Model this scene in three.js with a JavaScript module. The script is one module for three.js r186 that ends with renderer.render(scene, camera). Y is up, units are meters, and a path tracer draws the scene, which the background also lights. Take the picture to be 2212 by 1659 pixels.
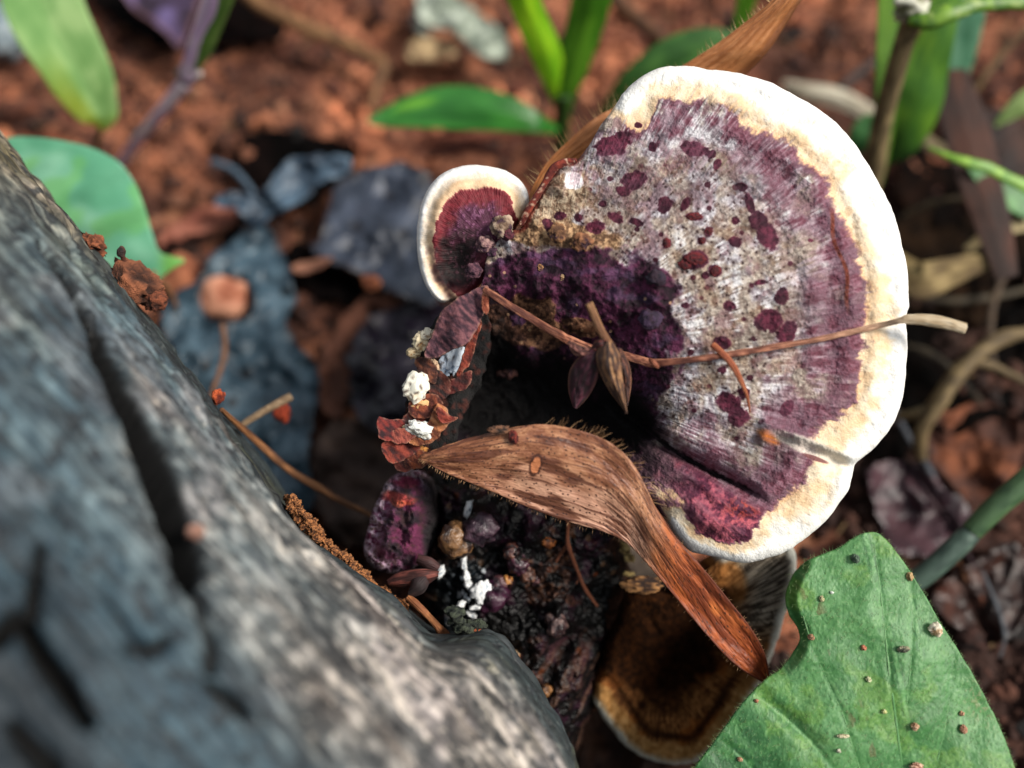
import * as THREE from 'three';
import { mergeGeometries } from 'three/addons/utils/BufferGeometryUtils.js';

// ------------------------------------------------------------------ camera, sky, sun, exposure
const scene = new THREE.Scene();
const PITCH = 62 * Math.PI / 180, CAM_H = 0.23, VFOV = 50;
const camera = new THREE.PerspectiveCamera(VFOV, 4 / 3, 0.005, 60);
camera.position.set(0, CAM_H, 0);
camera.rotation.set(-PITCH, 0, 0);
camera.focus = 0.169;
camera.userData.fStop = 4.1;
camera.updateMatrixWorld();

const skyW = 128, skyH = 64, skyData = new Float32Array(skyW * skyH * 4);
for (let j = 0; j < skyH; j++) for (let i = 0; i < skyW; i++) {          // an overcast sky, a little brighter overhead and towards the sun
  const el = ((j + 0.5) / skyH - 0.5) * Math.PI, az = ((i + 0.5) / skyW - 0.5) * 2 * Math.PI, o = (j * skyW + i) * 4;
  const up = Math.max(0, Math.sin(el)), l = el > 0 ? 0.062 + 0.115 * up + 0.02 * Math.cos(az) * Math.cos(el) : 0.05;
  const c = el > 0 ? [0.92, 0.99, 1.08] : [1.0, 0.7, 0.5];
  for (let k = 0; k < 3; k++) skyData[o + k] = l * c[k];
  skyData[o + 3] = 1;
}
const skyTex = new THREE.DataTexture(skyData, skyW, skyH, THREE.RGBAFormat, THREE.FloatType);
skyTex.mapping = THREE.EquirectangularReflectionMapping; skyTex.magFilter = THREE.LinearFilter; skyTex.minFilter = THREE.LinearFilter; skyTex.needsUpdate = true;
scene.background = skyTex; scene.environment = skyTex;

const sun = new THREE.DirectionalLight(new THREE.Color(1.0, 0.93, 0.84), 1.5);
sun.position.set(0.62, 0.74, -0.05); sun.target.position.set(0, 0.05, -0.1);
sun.castShadow = true; sun.shadow.radius = 38; sun.shadow.mapSize.set(2048, 2048);
Object.assign(sun.shadow.camera, { left: -0.4, right: 0.4, top: 0.4, bottom: -0.4, near: 0.1, far: 3 });
scene.add(sun, sun.target);

const renderer = new THREE.WebGLRenderer({ antialias: true });
renderer.toneMapping = THREE.LinearToneMapping;
renderer.toneMappingExposure = 3.9;
renderer.shadowMap.enabled = true; renderer.shadowMap.type = THREE.PCFSoftShadowMap;

// ------------------------------------------------------------------ helpers: noise
let seedState = 12345;
const rnd = () => { seedState = (Math.imul(seedState, 1664525) + 1013904223) | 0; return (seedState >>> 0) / 4294967296; };
const rr = (a, b) => a + (b - a) * rnd();
function hash2(x, y) { let h = (Math.imul(x, 374761393) + Math.imul(y, 668265263)) | 0; h = Math.imul(h ^ (h >>> 13), 1274126177); return ((h ^ (h >>> 16)) >>> 0) / 4294967296; }
function hash3(x, y, z) { return hash2((x + Math.imul(z, 7919)) | 0, (y + Math.imul(z, 104729)) | 0); }
const fade = (t) => t * t * (3 - 2 * t);
function n2(x, y = 0) {
  const ix = Math.floor(x), iy = Math.floor(y), u = fade(x - ix), v = fade(y - iy);
  const a = hash2(ix, iy), b = hash2(ix + 1, iy), c = hash2(ix, iy + 1), d = hash2(ix + 1, iy + 1);
  return a + (b - a) * u + (c - a) * v + (a - b - c + d) * u * v;
}
function n3(x, y, z) {
  const iz = Math.floor(z), w = fade(z - iz), ix = Math.floor(x), iy = Math.floor(y), u = fade(x - ix), v = fade(y - iy);
  const s = (k) => { const a = hash3(ix, iy, k), b = hash3(ix + 1, iy, k), c = hash3(ix, iy + 1, k), d = hash3(ix + 1, iy + 1, k); return a + (b - a) * u + (c - a) * v + (a - b - c + d) * u * v; };
  const p = s(iz); return p + (s(iz + 1) - p) * w;
}
function fbm(x, y, o = 4) { let s = 0, a = 0.5, t = 0; for (let i = 0; i < o; i++) { s += a * n2(x, y); t += a; const q = x * 1.62 - y * 1.22 + 17.1; y = x * 1.22 + y * 1.62 + 9.7; x = q; a *= 0.5; } return s / t; }
function fbm3(x, y, z, o = 3) { let s = 0, a = 0.5, t = 0; for (let i = 0; i < o; i++) { s += a * n3(x, y, z); t += a; x = x * 2.03 + 3.1; y = y * 2.03 + 1.7; z = z * 2.03 + 5.3; a *= 0.5; } return s / t; }
function cell(x, y) {                                        // nearest feature point: distance and a random value of its cell
  const ix = Math.floor(x), iy = Math.floor(y); let best = 9, id = 0;
  for (let j = -1; j < 2; j++) for (let i = -1; i < 2; i++) {
    const h = hash2(ix + i, iy + j), g = hash2(ix + i + 101, iy + j - 57), dx = ix + i + h - x, dy = iy + j + g - y, d = dx * dx + dy * dy;
    if (d < best) { best = d; id = hash2(ix + i - 31, iy + j + 77); }
  }
  return [Math.sqrt(best), id];
}
const clamp = (x, a = 0, b = 1) => x < a ? a : x > b ? b : x;
const ss = (a, b, x) => { const t = clamp((x - a) / (b - a)); return t * t * (3 - 2 * t); };
const lerp = (a, b, t) => a + (b - a) * t;
const mix = (c, d, t) => [c[0] + (d[0] - c[0]) * t, c[1] + (d[1] - c[1]) * t, c[2] + (d[2] - c[2]) * t];
const mul = (c, k) => [c[0] * k, c[1] * k, c[2] * k];
const bell = (x, y, cx, cy, rx, ry, rot = 0) => { const c = Math.cos(rot), s = Math.sin(rot), dx = x - cx, dy = y - cy, u = (dx * c + dy * s) / rx, v = (-dx * s + dy * c) / ry; return Math.sqrt(u * u + v * v); };

// ------------------------------------------------------------------ helpers: places (a sighting of 2212 x 1659 units and a distance along the view axis)
const CX = 1106, CY = 829.5, K = Math.tan(VFOV * Math.PI / 360) / CY;
const AX = new THREE.Vector3(1, 0, 0), AU = new THREE.Vector3(0, Math.cos(PITCH), -Math.sin(PITCH)), AF = new THREE.Vector3(0, -Math.sin(PITCH), -Math.cos(PITCH));
const camPt = (x, y, d) => new THREE.Vector3().copy(camera.position).addScaledVector(AX, x).addScaledVector(AU, y).addScaledVector(AF, d);
const P = (px, py, d) => camPt((px - CX) * K * d, (CY - py) * K * d, d);
const GD = (px, py, h = 0) => (CAM_H - h) / (Math.sin(PITCH) - (CY - py) * K * Math.cos(PITCH));       // distance at which that sighting meets the height h

// ------------------------------------------------------------------ helpers: colour, textures, materials
const GAIN = 0.75, GAMMA = 1.25;
const toLin = (v) => { v = clamp(v / 255); return v <= 0.04045 ? v / 12.92 : ((v + 0.055) / 1.055) ** 2.4; };
const LUT = new Uint8Array(4097); for (let i = 0; i < 4097; i++) { const l = i / 4096; LUT[i] = Math.round(255 * (l <= 0.0031308 ? l * 12.92 : 1.055 * l ** (1 / 2.4) - 0.055)); }
const LIN = new Float32Array(1025); for (let i = 0; i < 1025; i++) LIN[i] = toLin(i / 4) ** GAMMA * GAIN;
const lin = (v) => LIN[clamp(Math.round(v * 4), 0, 1020)];
function tex(w, h, fn, bump = true) {                         // fn(u, v) -> [r, g, b, height]
  const c = new Uint8Array(w * h * 4), b = bump ? new Uint8Array(w * h * 4) : null;
  for (let j = 0; j < h; j++) for (let i = 0; i < w; i++) {
    const q = fn((i + 0.5) / w, (j + 0.5) / h), o = (j * w + i) * 4;
    for (let k = 0; k < 3; k++) c[o + k] = LUT[Math.round(lin(q[k]) * 4096)];
    c[o + 3] = 255;
    if (b) { b[o] = b[o + 1] = b[o + 2] = clamp(q[3] ?? 0.5) * 255; b[o + 3] = 255; }
  }
  const mk = (data, srgb) => { const t = new THREE.DataTexture(data, w, h, THREE.RGBAFormat); t.magFilter = THREE.LinearFilter; t.minFilter = THREE.LinearMipmapLinearFilter; t.generateMipmaps = true; t.wrapS = t.wrapT = THREE.RepeatWrapping; if (srgb) t.colorSpace = THREE.SRGBColorSpace; t.needsUpdate = true; return t; };
  return { map: mk(c, true), bumpMap: b ? mk(b, false) : null };
}
const std = (o) => new THREE.MeshStandardMaterial({ roughness: 0.85, side: THREE.DoubleSide, ...o });
const phys = (o) => new THREE.MeshPhysicalMaterial({ roughness: 0.7, side: THREE.DoubleSide, ...o });
const grain = tex(512, 512, (u, v) => { const t = 2 * Math.PI; const h = 0.5 * fbm(u * 60, v * 60, 3) + 0.5 * n2(u * 170, v * 170); return [128, 128, 128, h]; }).bumpMap;
const fibre = tex(512, 512, (u, v) => [128, 128, 128, 0.6 * fbm(u * 6, v * 70, 3) + 0.4 * n2(u * 20, v * 200)]).bumpMap;
const rough = (bumpScale = 0.0004, extra = {}) => std({ vertexColors: true, bumpMap: grain, bumpScale, ...extra });
const M = {
  soil: rough(0.0006, { roughness: 0.95 }), dull: rough(0.0003), matt: rough(0.0002, { roughness: 0.95 }),
  fibre: std({ vertexColors: true, bumpMap: fibre, bumpScale: 0.0003, roughness: 0.75 }),
  wet: std({ vertexColors: true, bumpMap: grain, bumpScale: 0.0002, roughness: 0.3 }),
  leaf: phys({ vertexColors: true, roughness: 0.5, bumpMap: fibre, bumpScale: 0.00012 }),
  thinLeaf: phys({ vertexColors: true, roughness: 0.75, transmission: 0.35, thickness: 0, bumpMap: fibre, bumpScale: 0.0001 }),
  rot: phys({ vertexColors: true, roughness: 1, specularIntensity: 0.12, bumpMap: grain, bumpScale: 0.0003 }),  // almost no sheen: keeps the added shade sheets and the lower cup dark
  hair: std({ vertexColors: true, roughness: 0.6 }),
};

// ------------------------------------------------------------------ helpers: things and parts
const used = {};
const numbered = (n) => { used[n] = (used[n] ?? -1) + 1; return used[n] ? `${n}_${String(used[n]).padStart(3, '0')}` : n; };
function finish(m) { m.castShadow = m.receiveShadow = true; return m; }
function thing(name, label, category, base, group) {
  const o = new THREE.Group(); o.name = numbered(name); o.position.copy(base); o.userData = { label, category }; if (group) o.userData.group = group; scene.add(o); return o;
}
function part(parent, name, geo, mat, label) {               // geo in world places
  const w = new THREE.Vector3(); for (let q = parent; q && q !== scene; q = q.parent) w.add(q.position);
  geo.translate(-w.x, -w.y, -w.z);
  const m = finish(new THREE.Mesh(geo, mat)); m.name = name; if (label) m.userData.label = label; parent.add(m); return m;
}
function solo(name, geo, mat, label, category, group) {       // a thing of one mesh, its origin at its foot
  geo.computeBoundingBox(); const b = geo.boundingBox, c = new THREE.Vector3((b.min.x + b.max.x) / 2, b.min.y, (b.min.z + b.max.z) / 2);
  geo.translate(-c.x, -c.y, -c.z);
  const m = finish(new THREE.Mesh(geo, mat)); m.name = numbered(name); m.position.copy(c); m.userData = { label, category }; if (group) m.userData.group = group; scene.add(m); return m;
}
function geom(pos, idx, col, uv) {
  const g = new THREE.BufferGeometry();
  g.setAttribute('position', new THREE.BufferAttribute(new Float32Array(pos), 3));
  if (col) g.setAttribute('color', new THREE.BufferAttribute(new Float32Array(col), 3));
  if (uv) g.setAttribute('uv', new THREE.BufferAttribute(new Float32Array(uv), 2));
  g.setIndex(idx); g.computeVertexNormals(); return g;
}
const vc = (c) => [lin(c[0]), lin(c[1]), lin(c[2])];
function smooth(pts, closed = true, step = 5) {
  const c = new THREE.CatmullRomCurve3(pts.map((p) => new THREE.Vector3(p[0], p[1], 0)), closed, 'centripetal');
  const n = Math.max(8, Math.round(c.getLength() / step)); return c.getSpacedPoints(n).slice(0, closed ? n : n + 1).map((p) => [p.x, p.y]);
}
function jag(poly, amp, len, sd = 0) {                        // uneven edge
  const n = poly.length; let s = 0;
  return poly.map((p, i) => { const a = poly[(i + n - 1) % n], b = poly[(i + 1) % n], tx = b[0] - a[0], ty = b[1] - a[1], l = Math.hypot(tx, ty) || 1; s += l / 2; const k = (fbm(s / len + sd * 31.7, sd * 7.3, 3) - 0.5) * 2 * amp; return [p[0] - ty / l * k, p[1] + tx / l * k]; });
}
function near(x, y, poly, closed = true) {                    // distance to a polyline and the nearest point
  let best = 1e9, bx = 0, by = 0, n = poly.length, e = closed ? n : n - 1;
  for (let i = 0; i < e; i++) {
    const a = poly[i], b = poly[(i + 1) % n], dx = b[0] - a[0], dy = b[1] - a[1], t = clamp(((x - a[0]) * dx + (y - a[1]) * dy) / (dx * dx + dy * dy || 1)), qx = a[0] + dx * t, qy = a[1] + dy * t, d = (x - qx) ** 2 + (y - qy) ** 2;
    if (d < best) { best = d; bx = qx; by = qy; }
  }
  return [Math.sqrt(best), bx, by];
}
function inside(x, y, poly) { let c = false; for (let i = 0, j = poly.length - 1; i < poly.length; j = i++) { const a = poly[i], b = poly[j]; if ((a[1] > y) !== (b[1] > y) && x < (b[0] - a[0]) * (y - a[1]) / (b[1] - a[1]) + a[0]) c = !c; } return c; }
function lattice(fn, x0, y0, x1, y1, step) {                  // a field kept on a lattice, read bilinearly
  const w = Math.ceil((x1 - x0) / step) + 2, h = Math.ceil((y1 - y0) / step) + 2, a = new Float32Array(w * h);
  for (let j = 0; j < h; j++) for (let i = 0; i < w; i++) a[j * w + i] = fn(x0 + i * step, y0 + j * step);
  return (x, y) => { const fx = clamp((x - x0) / step, 0, w - 1.001), fy = clamp((y - y0) / step, 0, h - 1.001), i = fx | 0, j = fy | 0, u = fx - i, v = fy - j, o = j * w + i; return lerp(lerp(a[o], a[o + 1], u), lerp(a[o + w], a[o + w + 1], u), v); };
}
// a body or leaf with an uneven outline: a fine mesh over its face, a back of the given thickness and a rim between them
function sheet(poly, { holes = [], edge = 8, D, thick = 0.0004, color, uv, back }) {
  let x0 = 1e9, y0 = 1e9, x1 = -1e9, y1 = -1e9; for (const p of poly) { x0 = Math.min(x0, p[0]); y0 = Math.min(y0, p[1]); x1 = Math.max(x1, p[0]); y1 = Math.max(y1, p[1]); }
  const dy = edge * 0.866, w = Math.ceil((x1 - x0) / edge) + 3, h = Math.ceil((y1 - y0) / dy) + 3, map = new Int32Array(w * h).fill(-1), vs = [];
  for (let j = 0; j < h; j++) for (let i = 0; i < w; i++) {
    let x = x0 + (i - 1 + (j & 1) * 0.5) * edge, y = y0 + (j - 1) * dy;
    let [d, bx, by] = near(x, y, poly), s = inside(x, y, poly) ? d : -d;
    for (const hl of holes) { const [e, cx, cy] = near(x, y, hl), t = inside(x, y, hl) ? -e : e; if (t < s) { s = t; d = e; bx = cx; by = cy; } }
    if (s < -0.55 * edge) continue;
    if (s < 0.45 * edge) { x = bx; y = by; s = 0; }
    map[j * w + i] = vs.length; vs.push([x, y, s]);
  }
  const idx = [];
  const tri = (a, b, c) => {
    if (a < 0 || b < 0 || c < 0) return; const A = vs[a], B = vs[b], C = vs[c];
    if (Math.abs((B[0] - A[0]) * (C[1] - A[1]) - (B[1] - A[1]) * (C[0] - A[0])) < 1e-3) return;
    if (A[2] === 0 && B[2] === 0 && C[2] === 0) { const mx = (A[0] + B[0] + C[0]) / 3, my = (A[1] + B[1] + C[1]) / 3; if (!inside(mx, my, poly) || holes.some((q) => inside(mx, my, q))) return; }
    idx.push(a, c, b);
  };
  for (let j = 0; j < h - 1; j++) for (let i = 0; i < w - 1; i++) {
    const a = map[j * w + i], b = map[j * w + i + 1], c = map[(j + 1) * w + i], d = map[(j + 1) * w + i + 1];
    if (j & 1) { tri(a, b, d); tri(a, d, c); } else { tri(a, b, c); tri(b, d, c); }
  }
  const pos = [], col = color ? [] : null, uvs = [], n = vs.length;
  for (const [x, y, s] of vs) { const d = D(x, y, s), p = P(x, y, d); pos.push(p.x, p.y, p.z); if (col) col.push(...vc(color(x, y, s))); if (uv) uvs.push(...uv(x, y, d)); else uvs.push(x * K * 0.2 / 0.02, y * K * 0.2 / 0.02); }
  if (thick) {
    for (let i = 0; i < n; i++) { const [x, y, s] = vs[i], t = typeof thick === 'function' ? thick(x, y, s) : thick; pos.push(pos[i * 3] + AF.x * t, pos[i * 3 + 1] + AF.y * t, pos[i * 3 + 2] + AF.z * t); if (col) col.push(...(back ? vc(back(x, y, s)) : [col[i * 3], col[i * 3 + 1], col[i * 3 + 2]])); uvs.push(uvs[i * 2], uvs[i * 2 + 1]); }
    const m = idx.length, cnt = new Map();
    for (let i = 0; i < m; i += 3) for (let k = 0; k < 3; k++) { const a = idx[i + k], b = idx[i + (k + 1) % 3], key = a < b ? a * 1e7 + b : b * 1e7 + a; cnt.set(key, cnt.has(key) ? null : [a, b]); }
    for (let i = 0; i < m; i += 3) idx.push(idx[i] + n, idx[i + 2] + n, idx[i + 1] + n);
    for (const q of cnt.values()) if (q) idx.push(q[1], q[0], q[0] + n, q[1], q[0] + n, q[1] + n);
  }
  return geom(pos, idx, col, uvs);
}
function along(pts, n) {                                      // Catmull-Rom through points of any size
  const out = [], m = pts.length - 1;
  for (let i = 0; i <= n; i++) {
    const f = i / n * m, k = Math.min(m - 1, Math.floor(f)), t = f - k, a = pts[Math.max(0, k - 1)], b = pts[k], c = pts[k + 1], d = pts[Math.min(m, k + 2)];
    out.push(b.map((_, q) => 0.5 * (2 * b[q] + (c[q] - a[q]) * t + (2 * a[q] - 5 * b[q] + 4 * c[q] - d[q]) * t * t + (3 * b[q] - a[q] - 3 * c[q] + d[q]) * t * t * t)));
  }
  return out;
}
function grid(rows, color, thick = 0, uvf) {                  // rows of world points; closed with a back when thick
  const n = rows.length, m = rows[0].length, pos = [], col = [], uv = [], idx = [];
  let len = 0; const L = rows.map((r, i) => { if (i) len += r[m >> 1].distanceTo(rows[i - 1][m >> 1]); return len; });
  const wmax = Math.max(...rows.map((r) => r[0].distanceTo(r[m - 1])));
  const put = () => rows.forEach((r, i) => r.forEach((p, j) => { pos.push(p.x, p.y, p.z); col.push(...vc(color(i / (n - 1), j / (m - 1), p))); uv.push(...(uvf ? uvf(i / (n - 1), j / (m - 1)) : [L[i] / 0.02, j / (m - 1) * wmax / 0.02])); }));
  put(); const q = n * m;
  for (let i = 0; i < n - 1; i++) for (let j = 0; j < m - 1; j++) { const a = i * m + j, b = a + 1, c = a + m, d = c + 1; idx.push(a, c, b, b, c, d); }
  let g = geom(pos, idx, col, uv);
  if (thick) {
    const nm = g.attributes.normal.array, e = idx.length;
    put(); for (let i = 0; i < q * 3; i++) pos[q * 3 + i] = pos[i] - nm[i] * thick;
    for (let i = 0; i < e; i += 3) idx.push(idx[i] + q, idx[i + 2] + q, idx[i + 1] + q);
    const wall = (a, b) => idx.push(a, b, a + q, b, b + q, a + q);
    for (let i = 0; i < n - 1; i++) { wall((i + 1) * m, i * m); wall(i * m + m - 1, (i + 1) * m + m - 1); }
    for (let j = 0; j < m - 1; j++) { wall(j, j + 1); wall((n - 1) * m + j + 1, (n - 1) * m + j); }
    g = geom(pos, idx, col, uv);
  }
  return g;
}
// ribbon between two edges, each a list of [x, y, distance]; bulge lifts the middle towards the normal
function ribbon(A, B, { n = 80, m = 14, bulge = 0, color, thick = 0.0003, wave, uvf }) {
  const a = along(A, n), b = along(B, n), rows = [];
  for (let i = 0; i <= n; i++) { const r = []; for (let j = 0; j <= m; j++) { const t = j / m, d = lerp(a[i][2], b[i][2], t), bg = typeof bulge === 'function' ? bulge(i / n, t) : bulge * 4 * t * (1 - t); r.push(P(lerp(a[i][0], b[i][0], t), lerp(a[i][1], b[i][1], t), d - bg + (wave ? wave(i / n, t) : 0))); } rows.push(r); }
  return grid(rows, color, thick, uvf);
}
// blade along a centre line of [x, y, distance, half width]; tilt leans one edge away
function blade(C, { n = 60, m = 10, tilt = 0, fold = 0, color, thick = 0, wave }) {
  const c = along(C, n), A = [], B = [];
  for (let i = 0; i <= n; i++) { const p = c[Math.max(0, i - 1)], q = c[Math.min(n, i + 1)], l = Math.hypot(q[0] - p[0], q[1] - p[1]) || 1, nx = -(q[1] - p[1]) / l, ny = (q[0] - p[0]) / l, w = Math.max(0.3, c[i][3]); const dd = tilt * w * K * 0.2; A.push([c[i][0] + nx * w, c[i][1] + ny * w, c[i][2] + dd]); B.push([c[i][0] - nx * w, c[i][1] - ny * w, c[i][2] - dd]); }
  const rows = []; for (let i = 0; i <= n; i++) { const r = []; for (let j = 0; j <= m; j++) { const t = j / m; r.push(P(lerp(A[i][0], B[i][0], t), lerp(A[i][1], B[i][1], t), lerp(A[i][2], B[i][2], t) - fold * (1 - Math.abs(2 * t - 1)) * c[i][3] * K * 0.2 + (wave ? wave(i / n, t) : 0))); } rows.push(r); }
  return grid(rows, color, thick);
}
// tube through [x, y, distance, radius]; lumps make it knobbly
function tube(C, { n = 60, sides = 9, color, lump = 0, lumpLen = 0.002, rib = 0, flat = 1, sd = 0 }) {
  const c = along(C, n), pts = c.map((q) => P(q[0], q[1], q[2])), pos = [], col = [], uv = [], idx = []; let len = 0;
  let side = new THREE.Vector3();
  for (let i = 0; i <= n; i++) {
    const t = pts[Math.min(n, i + 1)].clone().sub(pts[Math.max(0, i - 1)]).normalize();
    side = new THREE.Vector3().crossVectors(t, AF).normalize(); const up = new THREE.Vector3().crossVectors(side, t).normalize(); if (i) len += pts[i].distanceTo(pts[i - 1]);
    const r0 = Math.max(0.05, c[i][3]) * K * c[i][2];
    for (let j = 0; j <= sides; j++) {
      const a = j / sides * 2 * Math.PI, jj = j % sides; let r = r0 * (1 + lump * (fbm(len / lumpLen + sd * 13, jj * 0.9 + sd, 2) - 0.5) * 2 + rib * Math.cos(a * 5));
      const p = pts[i].clone().addScaledVector(side, Math.cos(a) * r).addScaledVector(up, Math.sin(a) * r * flat);
      pos.push(p.x, p.y, p.z); col.push(...vc(color(i / n, j / sides, p))); uv.push(len / 0.02, j / sides * 0.3);
    }
  }
  const s = sides + 1;
  for (let i = 0; i < n; i++) for (let j = 0; j < sides; j++) { const a = i * s + j; idx.push(a, a + 1, a + s, a + 1, a + s + 1, a + s); }
  for (const [e, f] of [[0, 1], [n, -1]]) { const k = pos.length / 3, p = pts[e]; pos.push(p.x, p.y, p.z); col.push(...vc(color(e / n, 0.5, p))); uv.push(0, 0); for (let j = 0; j < sides; j++) { const a = e * s + j; f > 0 ? idx.push(k, a + 1, a) : idx.push(k, a, a + 1); } }
  return geom(pos, idx, col, uv);
}
// uneven lump: centre in the world, radii, roughness of outline
function lump(c, rx, ry, rz, { det = 4, amp = 0.35, freq = 1.6, sd = 0, color, spin = 0, fine = 0.12, boxy = 0 }) {
  const g0 = new THREE.IcosahedronGeometry(1, det), p0 = g0.attributes.position, seen = new Map(), pos = [], col = [], uv = [], idx = [];
  const cs = Math.cos(spin), sn = Math.sin(spin);
  for (let i = 0; i < p0.count; i++) {
    const x = p0.getX(i), y = p0.getY(i), z = p0.getZ(i), key = `${x.toFixed(4)},${y.toFixed(4)},${z.toFixed(4)}`;
    if (!seen.has(key)) {
      let q = 1 + amp * (fbm3(x * freq + sd * 7.7 + 20, y * freq + 31, z * freq + 43, 2) - 0.5) * 2 + fine * (fbm3(x * 5 + sd * 3.1 + 50, y * 5 + 50, z * 5 + 50, 2) - 0.5) * 2;
      if (boxy) q *= lerp(1, 1 / Math.max(Math.abs(x), Math.abs(y), Math.abs(z)) * 0.78, boxy);
      const X = x * q * rx, Y = y * q * ry, Z = z * q * rz;
      // local axes: view right, view up, towards the viewer
      const a = X * cs - Y * sn, b = X * sn + Y * cs;
      const w = new THREE.Vector3().copy(c).addScaledVector(AX, a).addScaledVector(AU, b).addScaledVector(AF, -Z);
      seen.set(key, pos.length / 3); pos.push(w.x, w.y, w.z); col.push(...vc(color(q, w, x, y, z))); uv.push((a + Z * 0.6) / 0.02, (b + Z * 0.5) / 0.02);
    }
    idx.push(seen.get(key));
  }
  return geom(pos, idx, col, uv);
}
const LM = (px, py, d, rxp, ryp, rzp, o) => lump(P(px, py, d), rxp * K * d, ryp * K * d, rzp * K * d, o);
// tapered hairs: list of [root, tip]
function hairs(list, r, color) {
  const pos = [], col = [], idx = [];
  for (const [a, b, bend] of list) {
    const t = b.clone().sub(a), s = new THREE.Vector3().crossVectors(t, AF).normalize(), u = new THREE.Vector3().crossVectors(s, t).normalize(), k = pos.length / 3, c = vc(color());
    const mid = a.clone().lerp(b, 0.55); if (bend) mid.add(bend);
    for (const [q, f] of [[a, 1], [mid, 0.6]]) for (let j = 0; j < 3; j++) { const an = j * 2.094, p = q.clone().addScaledVector(s, Math.cos(an) * r * f).addScaledVector(u, Math.sin(an) * r * f); pos.push(p.x, p.y, p.z); col.push(...c); }
    pos.push(b.x, b.y, b.z); col.push(...c);
    for (let j = 0; j < 3; j++) { const l = (j + 1) % 3; idx.push(k + j, k + l, k + 3 + j, k + l, k + 3 + l, k + 3 + j, k + 3 + j, k + 3 + l, k + 6); }
  }
  return geom(pos, idx, col);
}
const stuff = (m) => { m.userData.kind = 'stuff'; return m; };

// ------------------------------------------------------------------ the ground: red laterite soil
const groundH = (x, z) => 0.010 * (fbm(x * 22 + 40, z * 22 + 7, 3) - 0.5) + 0.009 * (fbm(x * 90 + 3, z * 90 + 60, 3) - 0.5) + 0.004 * (fbm(x * 330, z * 330, 3) - 0.5);
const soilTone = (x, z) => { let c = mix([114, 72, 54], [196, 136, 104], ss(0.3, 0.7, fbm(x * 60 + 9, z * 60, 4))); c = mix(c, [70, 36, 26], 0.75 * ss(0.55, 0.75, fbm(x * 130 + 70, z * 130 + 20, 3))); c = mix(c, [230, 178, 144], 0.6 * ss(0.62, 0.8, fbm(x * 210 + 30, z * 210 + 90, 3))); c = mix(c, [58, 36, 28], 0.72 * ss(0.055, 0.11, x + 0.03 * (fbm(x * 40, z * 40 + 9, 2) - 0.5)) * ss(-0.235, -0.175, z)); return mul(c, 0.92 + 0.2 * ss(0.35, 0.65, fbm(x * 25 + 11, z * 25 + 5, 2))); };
{
  const n = 440, pos = [], col = [], uv = [], idx = [], wp = (t) => 0.24 * t + 8 * Math.pow(Math.abs(t), 13) * Math.sign(t);
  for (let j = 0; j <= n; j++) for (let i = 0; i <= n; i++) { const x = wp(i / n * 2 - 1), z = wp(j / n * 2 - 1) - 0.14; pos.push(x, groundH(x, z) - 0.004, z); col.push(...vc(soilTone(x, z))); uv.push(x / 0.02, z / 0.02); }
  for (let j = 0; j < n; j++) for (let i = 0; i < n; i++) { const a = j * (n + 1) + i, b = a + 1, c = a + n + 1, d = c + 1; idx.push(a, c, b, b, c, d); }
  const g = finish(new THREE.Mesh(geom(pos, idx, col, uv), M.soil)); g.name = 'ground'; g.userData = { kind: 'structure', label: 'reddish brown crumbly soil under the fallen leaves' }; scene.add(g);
}
{                                                              // loose crumbs of soil, too many to count
  const shape = new THREE.IcosahedronGeometry(1, 2), p = shape.attributes.position;
  for (let i = 0; i < p.count; i++) { const x = p.getX(i), y = p.getY(i), z = p.getZ(i), q = 1 + 0.8 * (fbm3(x * 1.4 + 9, y * 1.4 + 9, z * 1.4 + 9, 2) - 0.5); p.setXYZ(i, x * q, y * q, z * q); }
  shape.computeVertexNormals();
  const N = 20000, im = new THREE.InstancedMesh(shape, std({ roughness: 0.95 }), N), o = new THREE.Object3D(), c = new THREE.Color();
  for (let i = 0; i < N; i++) {
    const x = rr(-0.27, 0.27), z = rr(-0.36, 0.03), s = 0.0005 + 0.0024 * Math.pow(rnd(), 4.5);
    o.position.set(x, groundH(x, z) - 0.004 + s * 0.5, z); o.rotation.set(rr(0, 6), rr(0, 6), rr(0, 6)); o.scale.set(s * rr(0.8, 1.3), s * rr(0.7, 1), s * rr(0.8, 1.3)); o.updateMatrix(); im.setMatrixAt(i, o.matrix);
    const t = mul(soilTone(x + 0.3, z), rr(0.8, 1.2)); c.setRGB(...vc(t)); im.setColorAt(i, c);
  }
  im.name = 'soil_crumbs'; im.userData = { kind: 'stuff', label: 'loose crumbs of reddish soil strewn over the ground', category: 'soil' }; scene.add(finish(im));
}

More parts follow.
